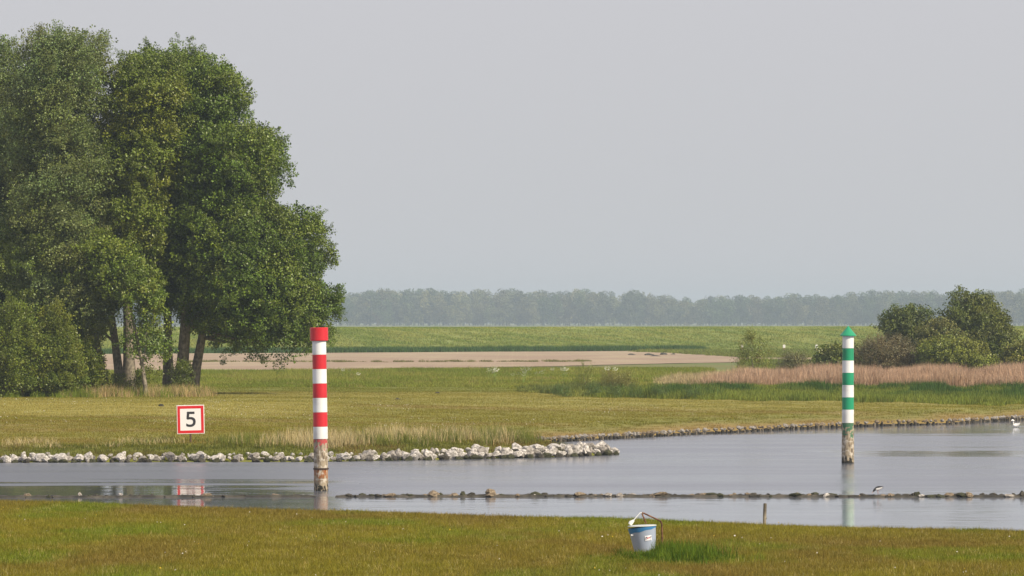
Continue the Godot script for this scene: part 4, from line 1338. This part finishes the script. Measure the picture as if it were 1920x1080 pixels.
# ---------------------------------------------------------------- grass, reeds, flowers
func turf():
	var k := 0
	# near meadow
	var near_t := [tuft(26, 0.15, 0.03, 0.085, 0.007, 0.9), tuft(22, 0.15, 0.03, 0.12, 0.006, 0.7), tuft(26, 0.17, 0.02, 0.07, 0.008, 1.0)]
	var xs := [[], [], []]
	var cs := [[], [], []]
	for i in 150000:
		var s := lerpf(50.0, 100.0, pow(rng.randf(), 0.9))
		var x := rnd(-1, 1) * (s * 0.116 + 0.6)
		if s > crest(x) + 2.5: continue
		var q := rng.randi() % 3
		var c := near_color(x, s) * rnd(0.6, 1.3)
		if rng.randf() < 0.05: c = Color(0.44, 0.36, 0.14)
		var sc := rnd(0.7, 1.25)
		xs[q].append(Transform3D(Basis(Vector3.UP, rnd(0, TAU)).scaled(Vector3(sc, sc * rnd(0.8, 1.2), sc)), Vector3(x, near_h(x, s), -s)))
		cs[q].append(c)
	var nm := ["olive turf of the near bank", "taller blades in the turf of the near bank", "short matted turf of the near bank"]
	for q in 3:
		var o := scatter("near_grass", near_t[q], M.blade, xs[q], cs[q])
		tag(o, nm[q], "grass", "", "stuff")
	# lush clump round the bucket
	var lush := tuft(34, 0.11, 0.10, 0.27, 0.009, 0.55)
	var xf := []
	var cl := []
	for i in 500:
		var px := 1256.0 + rng.randfn() * 44.0
		var py := 1047.0 + rng.randfn() * 6.5 + absf(px - 1255.0) * 0.03
		var s := dist(py, 1.36)
		var x := sx(px, s)
		if absf(px - 1209.0) < 22.0 and s > 63.0 and s < 64.2: continue
		var h := (0.25 + 0.95 * pow(rng.randf(), 1.5)) * (0.5 if px < 1232.0 and s < 64.0 else 1.05)
		xf.append(Transform3D(Basis(Vector3.UP, rnd(0, TAU)).scaled(Vector3(1, h, 1)), Vector3(x, near_h(x, s), -s)))
		cl.append(Color(0.055, 0.115, 0.010).lerp(Color(0.14, 0.19, 0.018), rng.randf()) * rnd(0.8, 1.2))
	var o := scatter("lush_grass", lush, M.blade, xf, cl)
	tag(o, "long bright green grass growing round the bucket's foot", "grass", "", "stuff")
	# daisies and buttercups
	var fl := MB.new()
	for i in 7:
		var a := TAU * i / 7.0
		fl.face([Vector3(0, 0.10, 0), Vector3(cos(a - 0.35) * 0.012, 0.104, sin(a - 0.35) * 0.012), Vector3(cos(a) * 0.016, 0.106, sin(a) * 0.016), Vector3(cos(a + 0.35) * 0.012, 0.104, sin(a + 0.35) * 0.012)], Vector3.UP)
	fl.face([Vector3(-0.008, 0.104, 0), Vector3(0, 0.118, 0.002), Vector3(0.008, 0.104, 0)], Vector3.BACK)
	fl.face([Vector3(-0.001, 0, 0), Vector3(0.001, 0, 0), Vector3(0, 0.1, 0)], Vector3.BACK, Color(0.2, 0.3, 0.05))
	var flower := fl.done()
	xf = []; cl = []
	for i in 300:
		var s := rnd(54, 90)
		var x := rnd(-1, 1) * s * 0.108
		if s > crest(x) or fn2.get_noise_2d(x * 12.0, s * 8.0) < 0.0: continue
		var yel := rng.randf() < 0.3
		var sc := rnd(0.45, 0.9)
		xf.append(Transform3D(Basis(Vector3.UP, rnd(0, TAU)) * Basis(Vector3.RIGHT, rnd(0.1, 0.9)) * Basis.from_scale(Vector3(sc, sc * rnd(0.9, 1.6), sc)), Vector3(x, near_h(x, s), -s)))
		cl.append(Color(0.75, 0.50, 0.03) if yel else Color(0.78, 0.76, 0.70))
	o = scatter("near_flowers", flower, M.petal, xf, cl)
	tag(o, "white and yellow flowers dotted over the near bank", "flowers", "", "stuff")
	# short turf of the far meadow
	var far_t := [tuft(42, 0.5, 0.02, 0.06, 0.02, 1.0), tuft(38, 0.5, 0.02, 0.085, 0.018, 0.8)]
	xs = [[], []]; cs = [[], []]
	for i in 72000:
		var s := lerpf(151.0, 262.0, pow(rng.randf(), 1.15))
		var x := rnd(-1, 1) * (s * 0.112 + 1.0)
		var d := far_d(x, s)
		if d < 0.35: continue
		var q := rng.randi() % 2
		var sc := rnd(0.7, 1.2) * (0.7 if d < 2.0 else 1.0)
		xs[q].append(Transform3D(Basis(Vector3.UP, rnd(0, TAU)).scaled(Vector3(sc, sc * rnd(0.7, 1.3), sc)), Vector3(x, far_h(x, s), -s)))
		cs[q].append(far_color(x, s) * rnd(0.8, 1.22))
	for q in 2:
		o = scatter("meadow_grass", far_t[q], M.blade, xs[q], cs[q])
		tag(o, ["short grazed turf of the far meadow", "slightly longer blades in the far meadow's turf"][q], "grass", "", "stuff")
	# daisies of the far meadow
	xf = []; cl = []
	for i in 5200:
		var s := rnd(164, 212)
		var x := rnd(-1, 1) * s * 0.108
		if far_d(x, s) < 2.0: continue
		var px := x / s * F + 960.0
		var w := fn.get_noise_2d(x * 4.0, s * 3.0) + (0.18 if px > 650.0 and px < 1350.0 and s < 185.0 else -0.06)
		if w < 0.12: continue
		xf.append(Transform3D(Basis(Vector3.UP, rnd(0, TAU)) * Basis(Vector3.RIGHT, rnd(0.4, 1.2)) * Basis.from_scale(Vector3.ONE * rnd(0.6, 1.1)), Vector3(x, far_h(x, s) + 0.02, -s)))
		cl.append(Color(0.74, 0.72, 0.66))
	o = scatter("meadow_daisies", flower, M.petal, xf, cl)
	tag(o, "drifts of tiny white daisies in the far meadow", "flowers", "", "stuff")
	# tall dry and green grass along the far shore
	var stems := tuft(30, 0.28, 0.25, 0.75, 0.012, 0.32)
	xs = [[], []]; cs = [[], []]
	for i in 9000:
		var x := rnd(-18.5, 2.2)
		var s := rnd(151.0, 162.0)
		var d := far_d(x, s)
		if d < 1.3: continue
		var px := x / s * F + 960.0
		var dens := 0.10 + 0.55 * ss(380.0, 480.0, px) + fn.get_noise_2d(x * 8.0, s * 4.0) * 0.7
		dens *= 0.42 * (1.0 - ss(4.0, 7.0, d)) * ss(1.4, 2.4, d)
		if absf(px - 357.0) < 14.0 and s < 155.6: continue
		if rng.randf() > dens: continue
		var dry := clampf(0.5 + 1.6 * fn2.get_noise_2d(x * 7.0, s * 3.0) + 0.35 * (ss(420.0, 520.0, px) - ss(760.0, 900.0, px)), 0.05, 0.95)
		var q := 1 if rng.randf() < dry else 0
		var h := rnd(0.35, 0.85) * (0.5 + 0.5 * ss(380.0, 500.0, px))
		xs[q].append(Transform3D(Basis(Vector3.UP, rnd(0, TAU)).scaled(Vector3(1, h, 1)), Vector3(x, far_h(x, s), -s)))
		cs[q].append((Color(0.45, 0.36, 0.18) if q == 1 else Color(0.165, 0.185, 0.035)) * rnd(0.8, 1.2))
	for q in 2:
		o = scatter(["shore_grass", "dry_shore_grass"][q], stems, [M.blade, M.dry][q], xs[q], cs[q])
		tag(o, ["tall green grass behind the rubble rocks", "tall straw-coloured dead grass behind the rubble rocks"][q], "grass", "", "stuff")
	# mossy turf on the slope just above the rocks
	xf = []; cl = []
	for i in 5200:
		var x := rnd(-18.5, 2.6)
		var s := rnd(150.2, 160.0)
		var d := far_d(x, s)
		if d < 0.5 or d > 2.6: continue
		xf.append(Transform3D(Basis(Vector3.UP, rnd(0, TAU)).scaled(Vector3(0.6, rnd(1.2, 3.2), 0.6)), Vector3(x, far_h(x, s), -s)))
		cl.append(Color(0.105, 0.125, 0.018).lerp(Color(0.18, 0.12, 0.04), clampf(fn.get_noise_2d(x * 9.0, s * 5.0) * 2.0 + 0.25, 0.0, 1.0)) * rnd(0.8, 1.2))
	o = scatter("bank_moss", far_t[1], M.blade, xf, cl)
	tag(o, "dark mossy turf on the slope above the rubble rocks", "grass", "", "stuff")
	# straw and rough grass at the feet of the trees
	xf = []; cl = []
	for i in 1300:
		var px := rnd(-60, 395)
		var s := rnd(217, 224)
		var x := sx(px, s)
		if fn2.get_noise_2d(x * 16.0, s * 9.0) < -0.05 or s < 218.5 + 4.0 * fn.get_noise_1d(x * 22.0): continue
		var dry := rng.randf() < 0.55 * ss(120.0, 190.0, px) + 0.6 * fn.get_noise_1d(x * 15.0)
		xf.append(Transform3D(Basis(Vector3.UP, rnd(0, TAU)).scaled(Vector3(1.2, rnd(0.4, 0.95) * (1.0 if px > 130.0 else 0.7), 1.2)), Vector3(x, far_h(x, s), -s)))
		cl.append((Color(0.48, 0.35, 0.18) if dry else Color(0.17, 0.22, 0.025)) * rnd(0.8, 1.2))
	o = scatter("rough_grass", stems, M.blade, xf, cl)
	tag(o, "rough straw-coloured grass at the feet of the trees", "grass", "", "stuff")
	# tall bright grass between meadow and field
	var hay := tuft(60, 0.6, 0.12, 0.38, 0.026, 0.5)
	xf = []; cl = []
	for i in 15000:
		var s := lerpf(252.0, 345.0, pow(rng.randf(), 1.1))
		var x := rnd(-1, 1) * (s * 0.115)
		var px := x / s * F + 960.0
		if s > dist(lerpf(705.0, 691.0, clampf(px / 1300.0, 0.0, 1.0)), 0.86): continue
		if px > 1330.0 and s > 300.0: continue
		var n := fn.get_noise_2d(x * 3.0, s * 2.0)
		var c := Color(0.18, 0.215, 0.028).lerp(Color(0.26, 0.26, 0.05), clampf(0.4 + n * 1.6, 0.0, 1.0))
		if rng.randf() < 0.05: c = Color(0.3, 0.22, 0.09)
		xf.append(Transform3D(Basis(Vector3.UP, rnd(0, TAU)).scaled(Vector3(1, rnd(0.6, 1.1) * (0.55 + 0.45 * ss(252.0, 275.0, s)), 1)), Vector3(x, far_h(x, s) if s < 336.0 else 0.86, -s)))
		cl.append(c * rnd(0.85, 1.15))
	o = scatter("hay_grass", hay, M.blade, xf, cl)
	tag(o, "tall bright green grass in front of the bare field", "grass", "", "stuff")
	# cow parsley
	var um := MB.new()
	for i in 26:
		var a := rnd(0, TAU)
		var r := sqrt(rng.randf()) * 0.16
		var p := Vector3(cos(a) * r, 0.72 + rnd(-0.12, 0.06), sin(a) * r)
		um.face([p + Vector3(-0.02, 0, 0), p + Vector3(0, 0.014, 0.016), p + Vector3(0.02, 0.002, 0), p + Vector3(0, -0.012, -0.01)], Vector3(0, 0.6, 0.8))
		if i % 4 == 0: um.face([Vector3(-0.004, 0, 0), Vector3(0.004, 0, 0), p], Vector3.BACK, Color(0.2, 0.32, 0.06))
	var umb := um.done()
	xf = []; cl = []
	for q in [[920, 8, 10], [985, 20, 12], [1060, 12, 6], [1140, 10, 4], [660, 14, 4], [1550, 30, 6]]:
		for i in q[2]:
			var px: float = q[0] + rng.randfn() * q[1]
			var s := rnd(258, 292)
			var x := sx(px, s)
			xf.append(Transform3D(Basis(Vector3.UP, rnd(0, TAU)).scaled(Vector3.ONE * rnd(0.7, 1.1)), Vector3(x, far_h(x, s), -s)))
			cl.append(Color(0.72, 0.72, 0.66))
	o = scatter("cow_parsley", umb, M.petal, xf, cl)
	tag(o, "white umbels of cow parsley in the tall grass", "flowers", "", "stuff")
	# dead reeds and the green belt before them
	var reed := tuft(60, 0.5, 0.7, 1.25, 0.022, 0.16, 0.25)
	xf = []; cl = []
	for i in 6500:
		var px := 1240.0 + 780.0 * pow(rng.randf(), 0.85)
		var s := rnd(246, 276)
		var x := sx(px, s)
		if px < 1330.0 and rng.randf() > ss(1170.0, 1330.0, px + 60.0 * fn.get_noise_2d(x * 6.0, s * 3.0)): continue
		var h := rnd(0.45, 0.92) * (0.45 + 0.55 * ss(1200.0, 1480.0, px)) * (0.9 + 0.6 * fn2.get_noise_2d(x * 9.0, s * 2.0))
		var c := Color(0.42, 0.33, 0.17).lerp(Color(0.44, 0.29, 0.19), ss(1260.0, 1400.0, px + 90.0 * fn2.get_noise_2d(x * 4.0, s)))
		xf.append(Transform3D(Basis(Vector3.UP, rnd(0, TAU)).scaled(Vector3(1, h, 1)), Vector3(x, far_h(x, s), -s)))
		cl.append(c * rnd(0.6, 1.3))
	o = scatter("dead_reeds", reed, M.dry, xf, cl)
	tag(o, "belt of pinkish dead reeds behind the green pole", "reeds", "", "stuff")
	var belt := tuft(70, 0.5, 0.14, 0.42, 0.028, 0.55)
	xf = []; cl = []
	for i in 5200:
		var px := rnd(985, 1990)
		var s := rnd(221, 246)
		var x := sx(px, s)
		var edge := 223.5 + 4.0 * fn.get_noise_1d(x * 7.0) + 3.0 * fn2.get_noise_1d(x * 30.0) + 10.0 * (1.0 - ss(980.0, 1110.0, px))
		if s < edge: continue
		var n := fn.get_noise_2d(x * 9.0, s * 3.0)
		var n2 := fn2.get_noise_2d(x * 30.0, s * 8.0)
		var h := rnd(0.45, 1.05) * (1.0 + 0.8 * n2) * (1.0 + 0.5 * clampf(n * 2.0, -0.5, 1.0)) * (0.65 + 0.35 * ss(980.0, 1150.0, px))
		var c := Color(0.20, 0.235, 0.04).lerp(Color(0.06, 0.115, 0.025), clampf(0.2 + n * 2.0 + n2 * 1.6, 0.0, 1.0))
		c = c.lerp(Color(0.225, 0.265, 0.045), 0.75 * (1.0 - ss(225.0, 232.0, s + 8.0 * n)))
		if px < 1120.0: c = c.lerp(Color(0.28, 0.26, 0.08), 0.35)
		xf.append(Transform3D(Basis(Vector3.UP, rnd(0, TAU)).scaled(Vector3(1, h, 1)), Vector3(x, far_h(x, s), -s)))
		cl.append(c * rnd(0.85, 1.15))
	o = scatter("nettle_belt", belt, M.blade, xf, cl)
	tag(o, "belt of green nettles and sedge before the dead reeds", "herbage", "", "stuff")
